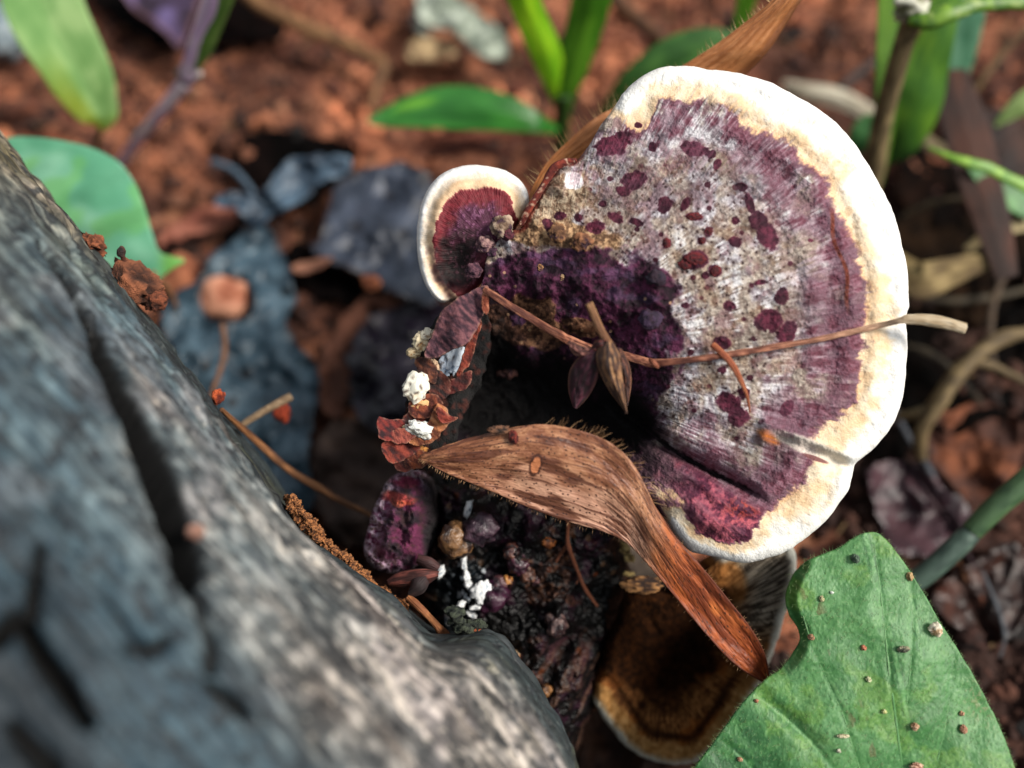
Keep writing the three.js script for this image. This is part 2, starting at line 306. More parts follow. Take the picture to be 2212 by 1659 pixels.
{                                                              // fragments of twig and leaf mixed into the soil
  const bits = [];
  for (let i = 0; i < 900; i++) {
    const x = rr(-0.26, 0.26), z = rr(-0.36, 0.02), y = groundH(x, z) - 0.002 + rr(0, 0.002), l = 0.002 + 0.009 * rnd() ** 2, a = rr(0, 6.3), c = [[70, 44, 30], [140, 96, 62], [180, 150, 112], [36, 26, 22], [110, 60, 40], [90, 84, 76]][i % 6], g = i % 3 ? new THREE.CylinderGeometry(0.0002 + 0.0003 * rnd(), 0.0003 + 0.0004 * rnd(), l, 5, 3) : new THREE.BoxGeometry(l * 0.5, l, 0.0002, 3, 4, 1);
    const p = g.attributes.position, col = []; for (let k = 0; k < p.count; k++) { const q = n3(p.getX(k) * 900 + i, p.getY(k) * 500, p.getZ(k) * 900); p.setXYZ(k, p.getX(k) + (q - 0.5) * 0.0006, p.getY(k), p.getZ(k) + (i % 3 ? 0 : (q - 0.5) * 0.0016)); col.push(...vc(mul(c, 0.7 + 0.6 * q))); }
    g.setAttribute('color', new THREE.BufferAttribute(new Float32Array(col), 3)); g.rotateX(Math.PI / 2 + rr(-0.3, 0.3)); g.rotateY(a); g.translate(x, y, z); g.computeVertexNormals(); bits.push(g);
  }
  const m = finish(new THREE.Mesh(mergeGeometries(bits), M.dull)); m.name = 'litter_bits'; m.userData = { kind: 'stuff', label: 'tiny bits of twig and dead leaf mixed into the soil', category: 'litter' }; scene.add(m);
}
// ------------------------------------------------------------------ the dead log, lower left
const LOG = (() => {
  const R = 0.060, S0 = P(0, 295, 0.180), S1 = P(1230, 1659, 0.165), u = S1.clone().sub(S0), L = u.length(); u.normalize();
  const view = P(560, 930, 0.16).sub(camera.position).normalize();
  const out = new THREE.Vector3().crossVectors(u, view).normalize(); if (out.dot(AX) < 0) out.negate();
  const e3 = new THREE.Vector3().crossVectors(out, u).normalize(); if (e3.dot(view) > 0) e3.negate();
  const C0 = S0.clone().addScaledVector(out, -R);
  const at = (t, a, r) => C0.clone().addScaledVector(u, t).addScaledVector(out, Math.cos(a) * r).addScaledVector(e3, Math.sin(a) * r);
  const hit = (px, py) => {                                   // where that sighting meets the smooth log: length along it and angle round it
    const d = P(px, py, 1).sub(camera.position), o = camera.position.clone().sub(C0), dp = [d.dot(out), d.dot(e3)], op = [o.dot(out), o.dot(e3)];
    const a = dp[0] ** 2 + dp[1] ** 2, b = dp[0] * op[0] + dp[1] * op[1], c = op[0] ** 2 + op[1] ** 2 - R * R, q = b * b - a * c, s = q > 0 ? (-b - Math.sqrt(q)) / a : -b / a;
    const w = o.addScaledVector(d, s); return [w.dot(u), Math.atan2(w.dot(e3), w.dot(out))];
  };
  return { R, L, u, out, e3, at, hit };
})();
{
  const { R, L, at, hit } = LOG;
  const edgePts = [[-60, 215], [0, 295], [90, 410], [205, 545], [310, 690], [385, 782], [450, 865], [520, 955], [620, 1092], [700, 1195], [790, 1265], [870, 1318], [950, 1398], [1000, 1396], [1060, 1378], [1100, 1420], [1150, 1494], [1200, 1575], [1232, 1659], [1270, 1750]];
  // how far the edge stands off the straight line, along the log
  const a0 = [0, 295], du = [1230 / 1836.7, 1364 / 1836.7], off = edgePts.map(([x, y]) => { const s = (x - a0[0]) * du[0] + (y - a0[1]) * du[1]; return [s / 1836.7 * L, ((x - a0[0]) * du[1] - (y - a0[1]) * du[0]) * K * 0.172]; });
  const offset0 = (t) => { if (t <= off[0][0]) return off[0][1]; for (let i = 1; i < off.length; i++) if (t < off[i][0]) return lerp(off[i - 1][1], off[i][1], (t - off[i - 1][0]) / (off[i][0] - off[i - 1][0])); return off[off.length - 1][1]; };
  const offset = (t) => { let s = 0, w = 0; for (let k = -4; k <= 4; k++) { const g = Math.exp(-k * k / 6); s += g * offset0(t + k * 0.0011); w += g; } return s / w; };
  const crack = (list, depth, soft = 1) => ({ pts: along(list.map(([x, y, w]) => { const h = hit(x, y); return [h[0], h[1] * R, w * K * 0.15]; }), 40), depth, soft });
  const cracks = [
    crack([[95, 540, 4], [140, 610, 8], [195, 700, 12], [240, 800, 17], [290, 900, 22], [330, 990, 24], [365, 1070, 22], [392, 1150, 20], [408, 1220, 15], [412, 1268, 4]], 0.022),
    crack([[215, 690, 3], [260, 820, 8], [300, 900, 8]], 0.004),
    crack([[150, 515, 3], [195, 590, 7], [235, 660, 5], [290, 720, 2]], 0.0022),
    crack([[-10, 1380, 10], [40, 1340, 6], [90, 1420, 8], [140, 1490, 8], [185, 1560, 4]], 0.012),
    crack([[85, 1190, 2], [72, 1270, 4], [66, 1330, 8]], 0.006),
    crack([[20, 1570, 4], [60, 1620, 8], [110, 1670, 8]], 0.006),
    crack([[445, 1480, 3], [500, 1520, 6], [525, 1545, 4]], 0.004),
    crack([[275, 1405, 3], [330, 1400, 7], [362, 1385, 4]], 0.003),
    crack([[425, 1290, 3], [455, 1400, 7], [450, 1450, 6]], 0.003),
    crack([[330, 860, 2], [420, 1010, 4], [470, 1120, 3]], 0.0012),
    crack([[60, 1010, 2], [120, 1130, 4], [230, 1300, 4], [300, 1400, 3]], 0.0016),
    crack([[20, 700, 2], [110, 860, 4], [200, 1010, 3]], 0.0015),
    crack([[100, 430, 2], [230, 620, 4], [300, 720, 2]], 0.0012),
  ];
  const carve = (t, w) => { let d = 0; for (const c of cracks) { let b = 9, bw = 0; const p = c.pts; for (let i = 0; i < p.length; i++) { const e = Math.hypot((p[i][0] - t), p[i][1] - w); if (e - p[i][2] < b) { b = e - p[i][2]; bw = p[i][2]; } } if (b < bw * 0.7 + 0.0004) d = Math.max(d, c.depth * ss(bw * 0.7 + 0.0004, -bw, b)); } return d; };
  const LAT = lattice((t, w) => carve(t, w), -0.03, -0.02, L + 0.05, 0.14, 0.0006);
  const face = (t, w) => {                                    // relief: long ridges, flakes, pits, cracks
    const ridge = fbm(t * 22 + 4, w * 160 + 10, 3), fine = fbm(t * 130, w * 620 + 30, 3), big = fbm(t * 30 + 80, w * 60 + 3, 3), flake = fbm(t * 75 + 60, w * 230 + 11, 3);
    return 0.0024 * (big - 0.5) + 0.0022 * (ridge - 0.5) + 0.0012 * (fbm(t * 40 + 6, w * 900 + 8, 3) - 0.5) + 0.0016 * (fine - 0.5) + 0.0007 * ss(0.44, 0.6, flake);
  };
  const U0 = -0.10, U1 = L + 0.085, n = 560, m1 = 330, m2 = 70, ang = [];
  for (let j = 0; j <= m1; j++) ang.push(-0.5 + j / m1 * 2.6);
  for (let j = 1; j < m2; j++) ang.push(2.1 + j / m2 * (2 * Math.PI - 2.6));
  const m = ang.length, pos = [], uv = [], idx = [];
  for (let i = 0; i <= n; i++) {
    const t = lerp(U0, U1, i / n), eo = offset(t);
    for (let j = 0; j <= m; j++) {
      const a = ang[j % m] + (j === m ? 2 * Math.PI : 0), aa = ang[j % m], w = aa * R, wob = aa > 2.1 ? ss(2.1, 2.6, aa) * ss(2 * Math.PI - 0.5, 2 * Math.PI - 1, aa) : 0;
      const edge = ss(0.7, 0.05, Math.abs(aa > 3.6 ? aa - 2 * Math.PI : aa)), f = face(t, w) * (aa > 2.1 ? 1 - ss(5.2, 5.7, aa) : ss(-0.5, -0.3, aa)), cd = aa < 2.1 ? LAT(t, w) : 0;
      const p = at(t, aa, R + f - cd); p.addScaledVector(LOG.out, eo * edge);
      pos.push(p.x, p.y, p.z); uv.push((t - U0) / (U1 - U0), a <= 2.1 ? (a + 0.5) / 2.6 * 0.8 : 0.8 + (a - 2.1) / (2 * Math.PI - 2.6) * 0.2);
    }
  }
  const q = m + 1; for (let i = 0; i < n; i++) for (let j = 0; j < m; j++) { const a = i * q + j; idx.push(a, a + 1, a + q, a + 1, a + q + 1, a + q); }
  for (const e of [0, n]) { const k = pos.length / 3, c = at(lerp(U0, U1, e / n), 0, 0); pos.push(c.x, c.y, c.z); uv.push(e / n, 0.5); for (let j = 0; j < m; j++) idx.push(k, e * q + j, e * q + j + 1); }
  const T = tex(1500, 1200, (x, y) => {                        // weathered wood, beige above; skylight painted in: bluish left face, right ridge paler and pinker
    const t = U0 + x * (U1 - U0), aa = y < 0.8 ? y / 0.8 * 2.6 - 0.5 : 2.1 + (y - 0.8) / 0.2 * (2 * Math.PI - 2.6), w = aa * R, v = t / L;
    const lo = fbm(t * 34 + 5, w * 85, 4), mid = 0.45 * fbm(t * 130 + 8, w * 330 + 4, 4) + 0.55 * fbm(t * 420 + 18, w * 760 + 4, 3), fine = fbm(t * 900, w * 1700, 3), speck = fbm(t * 480 + 50, w * 1000 + 90, 3);
    const grainL = 0.6 * fbm(t * 55 + 12, w * 1500 + 7, 4) + 0.4 * fbm(t * 160 + 2, w * 3200 + 7, 3);
    let c = mix([48, 70, 82], [124, 142, 148], ss(0.28, 0.72, 0.7 * mid + 0.3 * grainL));
    const pale = clamp(ss(0.40, 0.70, v + (lo - 0.5) * 0.35) * ss(1.02, 0.85, aa) * ss(0.12, 0.34, aa + (lo - 0.5) * 0.2) + 0.5 * ss(0.6, 0.72, lo));
    c = mix(c, mix([82, 80, 78], [222, 212, 202], ss(0.30, 0.70, mid)), pale * 0.95);
    const beige = ss(0.34, 0.08, v + (lo - 0.5) * 0.3) * ss(1.2, 0.6, aa);
    c = mix(c, mix([92, 86, 74], [196, 182, 158], ss(0.32, 0.68, mid)), beige * 0.9);
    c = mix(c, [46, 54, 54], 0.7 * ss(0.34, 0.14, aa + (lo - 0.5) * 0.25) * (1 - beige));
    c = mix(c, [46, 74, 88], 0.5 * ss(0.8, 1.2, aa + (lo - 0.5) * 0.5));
    c = mix(c, [156, 146, 150], 0.3 * ss(0.6, 0.75, fbm(t * 70 + 33, w * 90 + 66, 3)));
    c = mix(c, [98, 92, 58], 0.45 * ss(0.62, 0.75, fbm(t * 60 + 3, w * 120 + 66, 3)) * ss(0.5, 0.2, aa));
    c = mix(c, [36, 42, 48], 0.6 * ss(0.57, 0.74, speck)); c = mix(c, [52, 46, 44], 0.45 * ss(0.55, 0.7, fbm(t * 110 + 61, w * 260 + 13, 4)) * pale); c = mul(c, 0.80 + 0.34 * ss(0.25, 0.75, grainL)); c = mix(c, [225, 215, 200], 0.5 * ss(0.68, 0.78, fine) * (0.3 + pale));
    c = mix(c, [30, 38, 46], 0.35 * ss(0.56, 0.72, fbm(t * 40 + 9, w * 190 + 5, 4)));
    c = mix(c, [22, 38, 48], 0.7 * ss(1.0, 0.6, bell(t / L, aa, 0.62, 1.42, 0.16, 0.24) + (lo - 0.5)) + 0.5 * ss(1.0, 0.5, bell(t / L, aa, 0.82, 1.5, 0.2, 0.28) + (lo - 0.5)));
    const cd = aa < 2.1 && aa > -0.3 ? LAT(t, w) : 0; c = mix(c, [6, 7, 9], ss(0.0003, 0.0035, cd));  // shade inside the cracks painted black by depth
    return [...c, 0.35 * mid + 0.35 * fine + 0.3 * (1 - ss(0.60, 0.72, speck))];
  });
  const g = geom(pos, idx, null, uv);
  const log = thing('dead_log', 'weathered grey dead log with a long black crack, filling the lower left', 'log', at(L / 2, -Math.PI / 2, R));
  part(log, 'bark', g, std({ ...T, bumpScale: 0.0009, roughness: 0.72 }));
  // on its right edge: a crust of tan crumbs
  const crust = [];
  const path = along([[628, 1080], [660, 1120], [700, 1172], [735, 1204], [760, 1224], [790, 1254], [830, 1284], [870, 1314]], 34);
  for (const [x, y] of path) for (let k = 0; k < 6; k++) { const s = rr(3, 10); crust.push(LM(x + rr(-12, 9), y + rr(-8, 14), 0.172 + rr(-0.002, 0.003), s * rr(1, 1.5), s * rr(0.8, 1.1), s, { det: 3, amp: 0.8, fine: 0.5, freq: 2.2, sd: rnd() * 90, spin: rr(-1, 1), color: (q) => mix([84, 50, 28], [196, 140, 92], ss(0.75, 1.2, q + rr(-0.1, 0.1))) })); }
  stuff(part(log, 'soil_crust', mergeGeometries(crust), M.soil, 'tan crumbly crust along the right edge of the log'));
  const moss = [];
  for (let k = 0; k < 46; k++) { const f = rnd(), x = lerp(1180, 1000, f) + rr(-18, 18), y = lerp(1560, 1340, f) + rr(-18, 18), s = rr(6, 16); moss.push(LM(x, y, 0.166 + rr(-0.002, 0.003), s * 1.3, s, s, { det: 3, amp: 0.7, fine: 0.4, sd: rnd() * 90, color: (q) => mix(k % 7 ? [44, 52, 50] : [150, 84, 50], k % 7 ? [92, 100, 84] : [180, 108, 70], ss(0.8, 1.15, q)) })); }
  stuff(part(log, 'bark_crumbs', mergeGeometries(moss), M.soil));
  const splinter = tube([[880, 1290, 0.170, 8], [905, 1312, 0.169, 9], [935, 1342, 0.169, 8], [955, 1365, 0.170, 10], [975, 1392, 0.171, 7]], { n: 40, sides: 9, lump: 0.3, rib: 0.1, color: (s, t, p) => mix([120, 70, 40], [206, 150, 100], fbm3(p.x * 900, p.y * 900, p.z * 900)) });
  part(log, 'splinter', splinter, M.fibre, 'orange brown splinter at the lower right edge');
  // what rests on the log
  const clump = thing('soil_clump', 'rusty brown crumbly clump of soil on the upper edge of the log', 'soil clump', P(290, 600, 0.178));
  part(clump, 'clump_body', LM(292, 612, 0.176, 66, 40, 40, { det: 6, amp: 0.30, fine: 0.30, freq: 1.6, sd: 4, spin: -0.62, color: (q, w) => mix([70, 42, 30], [178, 120, 88], ss(0.72, 1.2, q)) }), M.soil);
  part(clump, 'clump_end', LM(338, 650, 0.176, 24, 22, 20, { det: 5, amp: 0.3, fine: 0.3, sd: 9, color: (q) => mix([64, 36, 26], [170, 106, 76], ss(0.72, 1.2, q)) }), M.soil);
  part(clump, 'clump_lump', LM(203, 530, 0.175, 30, 20, 22, { det: 5, amp: 0.5, fine: 0.5, sd: 19, spin: -0.8, color: (q) => mix([92, 52, 34], [180, 118, 84], ss(0.72, 1.2, q)) }), M.soil);
  const bud = thing('bud', 'tiny dark brown bud standing on the rusty soil clump', 'bud', P(272, 575, 0.175));
  part(bud, 'bud_stalk', tube([[277, 580, 0.175, 5], [268, 562, 0.174, 5], [262, 548, 0.173, 6]], { n: 12, color: () => [110, 66, 46] }), M.dull);
  part(bud, 'bud_head', LM(261, 545, 0.173, 9, 12, 9, { det: 3, amp: 0.4, sd: 3, color: (q) => mix([40, 26, 22], [110, 76, 62], ss(0.8, 1.15, q)) }), M.dull);
  const sit = (px, py, lift) => { const h = hit(px, py); return at(h[0], h[1], R + 0.0015 + (lift ?? 0)); };
  solo('soil_pellet', lump(sit(413, 1160), 0.0014, 0.0013, 0.0012, { det: 3, amp: 0.3, sd: 5, color: (q) => mix([130, 94, 80], [184, 146, 130], ss(0.85, 1.1, q)) }), M.soil, 'pale pink pellet lying beside the lower end of the log crack', 'pellet');
  solo('soil_pellet', LM(612, 893, 0.206, 17, 22, 16, { det: 4, amp: 0.5, sd: 35, color: (q) => mix([120, 46, 24], [196, 92, 56], ss(0.85, 1.1, q)) }), M.soil, 'orange red pellet on the blue grey rotting leaf near the pale twig tip', 'pellet');
  solo('soil_pellet', LM(472, 858, 0.176, 14, 17, 14, { det: 4, amp: 0.5, sd: 15, color: (q) => mix([120, 46, 24], [206, 110, 66], ss(0.85, 1.1, q)) }), M.soil, 'orange red pellet on the log edge where the thin root starts', 'pellet');
  const rk = solo('bark_flake', LM(35, 545, 0.150, 60, 22, 12, { det: 5, amp: 0.5, fine: 0.4, sd: 25, spin: -0.85, color: (q) => mix([120, 84, 66], [192, 150, 124], ss(0.8, 1.2, q)) }), M.soil, 'brownish flake stuck on the upper left of the log', 'flake');
}
// ------------------------------------------------------------------ the bracket fungi
const capOutline = [[1128, 492], [1142, 462], [1165, 420], [1192, 375], [1215, 350], [1240, 348], [1268, 318], [1300, 270], [1330, 225], [1350, 195], [1384, 166], [1430, 146], [1475, 143], [1530, 149], [1585, 155], [1640, 170], [1700, 195], [1760, 230], [1800, 262], [1838, 300], [1868, 342], [1893, 384], [1915, 425], [1932, 466], [1946, 515], [1957, 565], [1963, 620], [1965, 660], [1958, 690], [1960, 740], [1958, 790], [1953, 845], [1940, 890], [1920, 930], [1893, 962], [1862, 988], [1845, 1003], [1841, 1030], [1832, 1060], [1808, 1096], [1775, 1134], [1738, 1166], [1700, 1190], [1655, 1206], [1612, 1217], [1575, 1210], [1530, 1198], [1492, 1190], [1462, 1160], [1435, 1120], [1400, 1080], [1340, 1040], [1240, 1010], [1120, 1000], [1000, 1000], [930, 985], [935, 930], [960, 880], [985, 800], [1000, 720], [1020, 660], [1040, 620], [1050, 560], [1075, 520], [1100, 500]];
const capPoly = smooth(capOutline, true, 6);
const margin = smooth([[1358, 214], [1366, 186], [1384, 166], [1430, 146], [1475, 143], [1530, 149], [1585, 155], [1640, 170], [1700, 195], [1760, 230], [1838, 300], [1893, 384], [1932, 466], [1957, 565], [1965, 660], [1960, 740], [1953, 845], [1920, 930], [1862, 988], [1845, 1003], [1832, 1060], [1775, 1134], [1700, 1190], [1612, 1217], [1530, 1198], [1492, 1190], [1455, 1150]], false, 6);
const capMarginD = lattice((x, y) => near(x, y, margin, false)[0], 880, 120, 2000, 1240, 6);
const foldLine = smooth([[1318, 872], [1370, 905], [1440, 962], [1500, 1000], [1560, 1032], [1610, 1055], [1650, 1080]], false, 6);
const foldD = lattice((x, y) => near(x, y, foldLine, false)[0], 880, 120, 2000, 1240, 5);
const CAPD0 = 0.169;
const KNOBS = [[1085, 492, 26, 3.6], [1045, 530, 24, 3], [1090, 512, 12, 2], [1165, 487, 22, 2], [1205, 505, 26, 3], [1255, 520, 22, 2.6], [1290, 530, 18, 1.6], [1145, 515, 18, 1.6], [1010, 575, 28, 3], [1030, 615, 20, 2], [985, 600, 22, 2], [1130, 775, 40, 4], [1100, 790, 16, 2.6], [1085, 800, 12, 2.4], [1120, 740, 50, 3], [1180, 690, 30, 2], [1210, 400, 26, 3], [1420, 640, 30, 2.2], [1400, 700, 26, 2], [1330, 660, 40, 2.4], [1270, 600, 50, 2], [1180, 620, 34, 2], [1415, 600, 22, 2.4], [1500, 565, 22, 1.2], [1654, 946, 18, 2.2]];
function capH(x, y, s) {                                       // height of the cap over its mean level, metres, towards the sky
  const md = capMarginD(x, y), e = clamp(s / 22);
  let h = 0.0022 * (Math.sqrt(1 - (1 - e) * (1 - e)) - 1) * ss(0, 300, 400 - Math.min(400, md) + 40);
  h += 0.010 * (1 - bell(x, y, 1610, 560, 560, 640) ** 2);                          // broad dome
  h -= 0.022 * Math.exp(-(bell(x, y, 1130, 860, 190, 150) ** 2)) + 0.010 * Math.exp(-(bell(x, y, 1310, 930, 110, 90) ** 2));      // hollow at the foot
  h -= 0.0050 * Math.exp(-((foldD(x, y) / 15) ** 2)) * ss(1290, 1360, x) * ss(1700, 1560, x);
  h += 0.0040 * Math.exp(-(bell(x, y, 1520, 1110, 110, 60, 0.4) ** 2));
  h -= 0.0032 * Math.exp(-(bell(x, y, 1790, 985, 90, 16, 0.45) ** 2)); h += 0.0024 * Math.exp(-(bell(x, y, 1745, 955, 110, 14, 0.42) ** 2));
  h -= 0.0014 * Math.exp(-(bell(x, y, 1925, 690, 90, 20, -0.2) ** 2));
  const zone = md + 14 * (fbm(x / 60, y / 60, 2) - 0.5);
  h += 0.0005 * Math.cos(zone / 11) * ss(0, 60, md) * ss(420, 150, md) + 0.0009 * Math.exp(-(((zone - 118) / 16) ** 2)) - 0.0002 * Math.exp(-(((zone - 150) / 14) ** 2));
  const core = ss(330, 480, md) * ss(1520, 1380, x + 0.15 * (y - 700));
  h += (0.0030 * (fbm(x / 48 + 9, y / 48 + 4, 3) - 0.5) + 0.0012 * (fbm(x / 15, y / 15, 2) - 0.5)) * (0.28 + core);
  for (const [kx, ky, r, a] of KNOBS) { const q = bell(x, y, kx, ky, r, r); if (q < 1.4) h += a * 0.001 * 0.7 * ss(1.4, 0.2, q); }
  h += 0.00016 * (fbm(x / 5, y / 5, 2) - 0.5);
  return h;
}
const capD = (x, y, s) => CAPD0 - capH(x, y, s) + 0.000012 * Math.max(0, 560 - y);
const capSd = lattice((x, y) => { const d = near(x, y, capPoly)[0]; return inside(x, y, capPoly) ? d : 0; }, 880, 120, 2000, 1240, 5);
const onCap = (x, y) => capD(x, y, capSd(x, y));

const corePoly = smooth([[1030, 612], [1057, 580], [1100, 562], [1143, 545], [1200, 532], [1245, 524], [1290, 540], [1330, 556], [1372, 565], [1410, 574], [1438, 590], [1456, 641], [1457, 710], [1455, 768], [1433, 844], [1422, 910], [1390, 965], [1300, 1020], [900, 1020], [900, 700], [1000, 640]], true, 6);
const coreSd = lattice((x, y) => { const d = near(x, y, corePoly)[0]; return inside(x, y, corePoly) ? d : -d; }, 880, 120, 2000, 1240, 5);
const SPOTS = [[1500, 322, 31, 17, 0.25], [1538, 334, 10, 8, 0], [1549, 355, 9, 16, 0.5], [1478, 492, 0, 0, 0], [1437, 437, 15, 14, 0], [1431, 452, 9, 7, 0], [1480, 441, 10, 17, 0.4], [1499, 468, 20, 9, 0.15], [1531, 500, 11, 11, 0], [1516, 520, 9, 8, 0], [1440, 526, 10, 12, 0.3], [1503, 560, 32, 20, -0.1], [1545, 585, 16, 12, 0.6], [1524, 596, 8, 8, 0], [1620, 440, 9, 22, -0.2], [1637, 478, 20, 18, 0.5], [1658, 512, 21, 30, -0.35], [1604, 402, 11, 8, 0.5], [1588, 478, 12, 9, 0], [1588, 520, 15, 10, 0.6], [1662, 692, 32, 26, 0.1], [1700, 720, 22, 26, 0.4], [1368, 390, 28, 20, -0.3], [1345, 412, 18, 12, 0.3], [1325, 312, 42, 24, -0.35], [1380, 270, 10, 7, 0], [1408, 318, 8, 9, 0], [1330, 470, 20, 12, 0.5], [1375, 480, 14, 9, 0.5], [1302, 440, 9, 7, 0], [1285, 492, 24, 16, 0], [1250, 470, 9, 8, 0], [1213, 466, 14, 9, 0], [1180, 480, 9, 9, 0], [1185, 488, 8, 12, 0], [1092, 478, 13, 8, 0.2], [1095, 505, 14, 13, 0], [1610, 850, 14, 12, 0], [1596, 900, 26, 22, 0.4], [1560, 740, 22, 14, 0], [1690, 640, 16, 20, 0.3], [1640, 610, 12, 8, 0], [1575, 660, 14, 10, 0], [1560, 800, 10, 8, 0], [1700, 880, 14, 20, 0.5], [1480, 660, 8, 6, 0], [1750, 520, 8, 6, 0], [1575, 870, 30, 22, 0.2]];
function capColour(px, py) {
  const dx = px - 1150, dy = py - 790, ang = Math.atan2(dy, dx), rad = Math.hypot(dx, dy), md0 = capMarginD(px, py);
  const big = fbm(px / 70, py / 70, 3), midn = fbm(px / 24 + 9, py / 24, 3), fine = fbm(px / 7, py / 7 + 3, 3), micro = n2(px / 2.2, py / 2.2);
  const fib = 0.5 * n2(ang * 130, rad / 34) + 0.3 * n2(ang * 300 + 9, rad / 22) + 0.2 * n2(ang * 60, rad / 70);
  const lobe = ss(-6, 14, (py - 905) - 0.62 * (px - 1330)) * ss(1280, 1400, px);          // the lower lobe past the fold
  const bw = lerp(lerp(62, 100, ss(1480, 1650, px)), 96, ss(300, 700, py)) * lerp(1, 1.05, lobe) * lerp(1, 0.9, ss(1000, 1100, py)) * lerp(1, 0.36, ss(1690, 1560, px) * ss(1040, 1120, py));
  const md = md0 + (fib - 0.5) * 16 + (n2(ang * 42, 5) - 0.5) * 14 + (fbm(px / 16, py / 16, 2) - 0.5) * 14 + (big - 0.5) * 40 * ss(0, 60, md0);
  const t = md / bw;
  const white = [255, 254, 250], cream = mix([252, 238, 214], [244, 216, 178], midn);
  let c = mix(white, [252, 240, 218], ss(0.25, 0.75, t + (midn - 0.5) * 0.7));
  const side = ss(330, 620, py); c = mix(c, cream, ss(lerp(0.42, 0.28, side), lerp(0.85, 0.62, side), t + (big - 0.5) * 0.7) * (0.65 + 0.35 * ss(0.35, 0.65, midn))); c = mix(c, [238, 208, 172], 0.6 * ss(0.5, 0.66, fbm(px / 30 + 15, py / 30 + 35, 4)) * ss(0.4, 0.7, t));
  c = mix(c, [234, 192, 150], 0.6 * ss(0.86, 0.98, t) * ss(0.42, 0.6, fbm(px / 40 + 50, py / 40, 2)));
  c = mix(c, [170, 130, 100], 0.2 * ss(0.66, 0.78, fine) * ss(0.3, 0.8, t));
  const mauve = mix(mix([112, 64, 80], [160, 124, 138], ss(0.25, 0.75, 0.5 * fib + 0.5 * fine)), [128, 104, 118], 0.6 * ss(0.4, 0.6, midn));
  c = mix(c, mauve, ss(0.94, 1.10, t + (fine - 0.5) * 0.16) * 0.96);
  const tan = mix([150, 134, 122], [204, 192, 178], ss(0.3, 0.7, 0.6 * fine + 0.4 * fib)), grey = mix([146, 136, 142], [226, 224, 228], ss(0.3, 0.7, 0.45 * fib + 0.55 * fine));
  let inner = mix(grey, tan, 0.85 * ss(0.46, 0.64, 0.6 * big + 0.4 * midn + 0.08 * ss(150, 420, md0)));
  inner = mix(inner, [132, 98, 106], 0.5 * ss(0.54, 0.7, fbm(px / 34 + 70, py / 34 + 20, 3)));
  inner = mix(inner, [240, 240, 242], 0.8 * ss(0.54, 0.68, fbm(px / 30 + 20, py / 44 + 60, 3)) * ss(0.35, 0.6, fib));
  c = mix(c, inner, ss(lerp(1.2, 1.35, side), lerp(1.9, 2.7, side), t + (midn - 0.5) * 1.1 + (big - 0.5) * 1.2 + (fib - 0.5) * 0.9 + 0.3 * ss(450, 250, py)) * ss(0.22, 0.5, 0.35 * fib + 0.65 * midn + 0.3 * ss(1.3, 2.3, t)));
  // dark and rusty flecks in the older surface
  const deep = ss(1.9, 2.8, t), [fd, fi] = cell(px / 13, py / 13), [gd, gi] = cell(px / 34 + 5, py / 30);
  c = mix(c, fi > 0.6 ? [58, 38, 40] : [96, 58, 44], deep * ss(0.26, 0.12, fd + (fine - 0.5) * 0.4) * (fi > 0.62 ? 0.75 : 0));
  c = mix(c, [80, 44, 38], deep * 0.5 * ss(0.62, 0.76, fbm(px / 13 + 90, py / 13 + 11, 3)) * (0.4 + 0.6 * ss(0.45, 0.6, fbm(px / 60 + 5, py / 60 + 31, 2))));
  c = mix(c, gi > 0.5 ? [78, 26, 46] : [66, 38, 52], deep * (gi > 0.84 ? 0.9 : 0) * ss(0.2, 0.15, gd + (midn - 0.5) * 0.2));
  c = mix(c, mix([140, 112, 88], [196, 172, 146], fine), 0.4 * deep * ss(0.5, 0.64, fbm(px / 46 + 8, py / 46 + 77, 3)));
  let spot = 0; for (const [sx, sy, rx, ry, ro] of SPOTS) { if (!rx || Math.abs(px - sx) > 70 || Math.abs(py - sy) > 70) continue; const q = bell(px, py, sx, sy, rx, ry, ro) + ((midn - 0.5) * 1.1 + (fine - 0.5) * 0.6) * (rx > 15 || ry > 15 ? 0.55 : 1); spot = Math.max(spot, ss(1.08, 0.86, q)); }
  c = mix(c, mix([64, 20, 42], [116, 50, 74], ss(0.3, 0.7, 0.5 * fine + 0.5 * midn)), spot * 0.94);
  // ridge line of rust down the right
  { const rx = 1786 + 34 * Math.sin((py - 420) / 190) + 6 * Math.sin(py / 22), q = Math.abs(px - rx - (py - 470) * 0.09); c = mix(c, [142, 74, 52], 0.8 * ss(6, 2.5, q) * ss(440, 480, py) * ss(690, 630, py)); }
  // lower lobe: pinker
  const pink = mix([98, 48, 72], [190, 112, 126], ss(0.34, 0.68, fine * 0.5 + midn * 0.5));
  c = mix(c, mix(pink, [206, 96, 74], 0.7 * Math.exp(-(bell(px, py, 1610, 1095, 42, 24, -0.3) ** 2)) * ss(0.4, 0.6, fine)), lobe * ss(1.02, 1.2, t) * ss(1390, 1500, px + (midn - 0.5) * 130));
  c = mix(c, mix([86, 66, 76], [140, 118, 122], fine), lobe * ss(1.02, 1.2, t) * ss(1500, 1400, px + (midn - 0.5) * 100) * 0.9);
  c = mix(c, [28, 14, 20], 0.92 * ss(7, 2.5, foldD(px, py) + (fine - 0.5) * 6) * ss(1700, 1600, px));
  { const q = bell(px, py, 1660, 944, 30, 14, 0.5); c = mix(c, [222, 140, 70], ss(1.2, 0.5, q)); const w = bell(px, py, 1752, 968, 90, 20, 0.4) + (midn - 0.5) * 0.5; c = mix(c, [228, 222, 210], 0.85 * ss(1.15, 0.8, w)); c = mix(c, [112, 60, 62], 0.7 * ss(1, 0.6, bell(px, py, 1760, 990, 36, 6, 0.35))); }
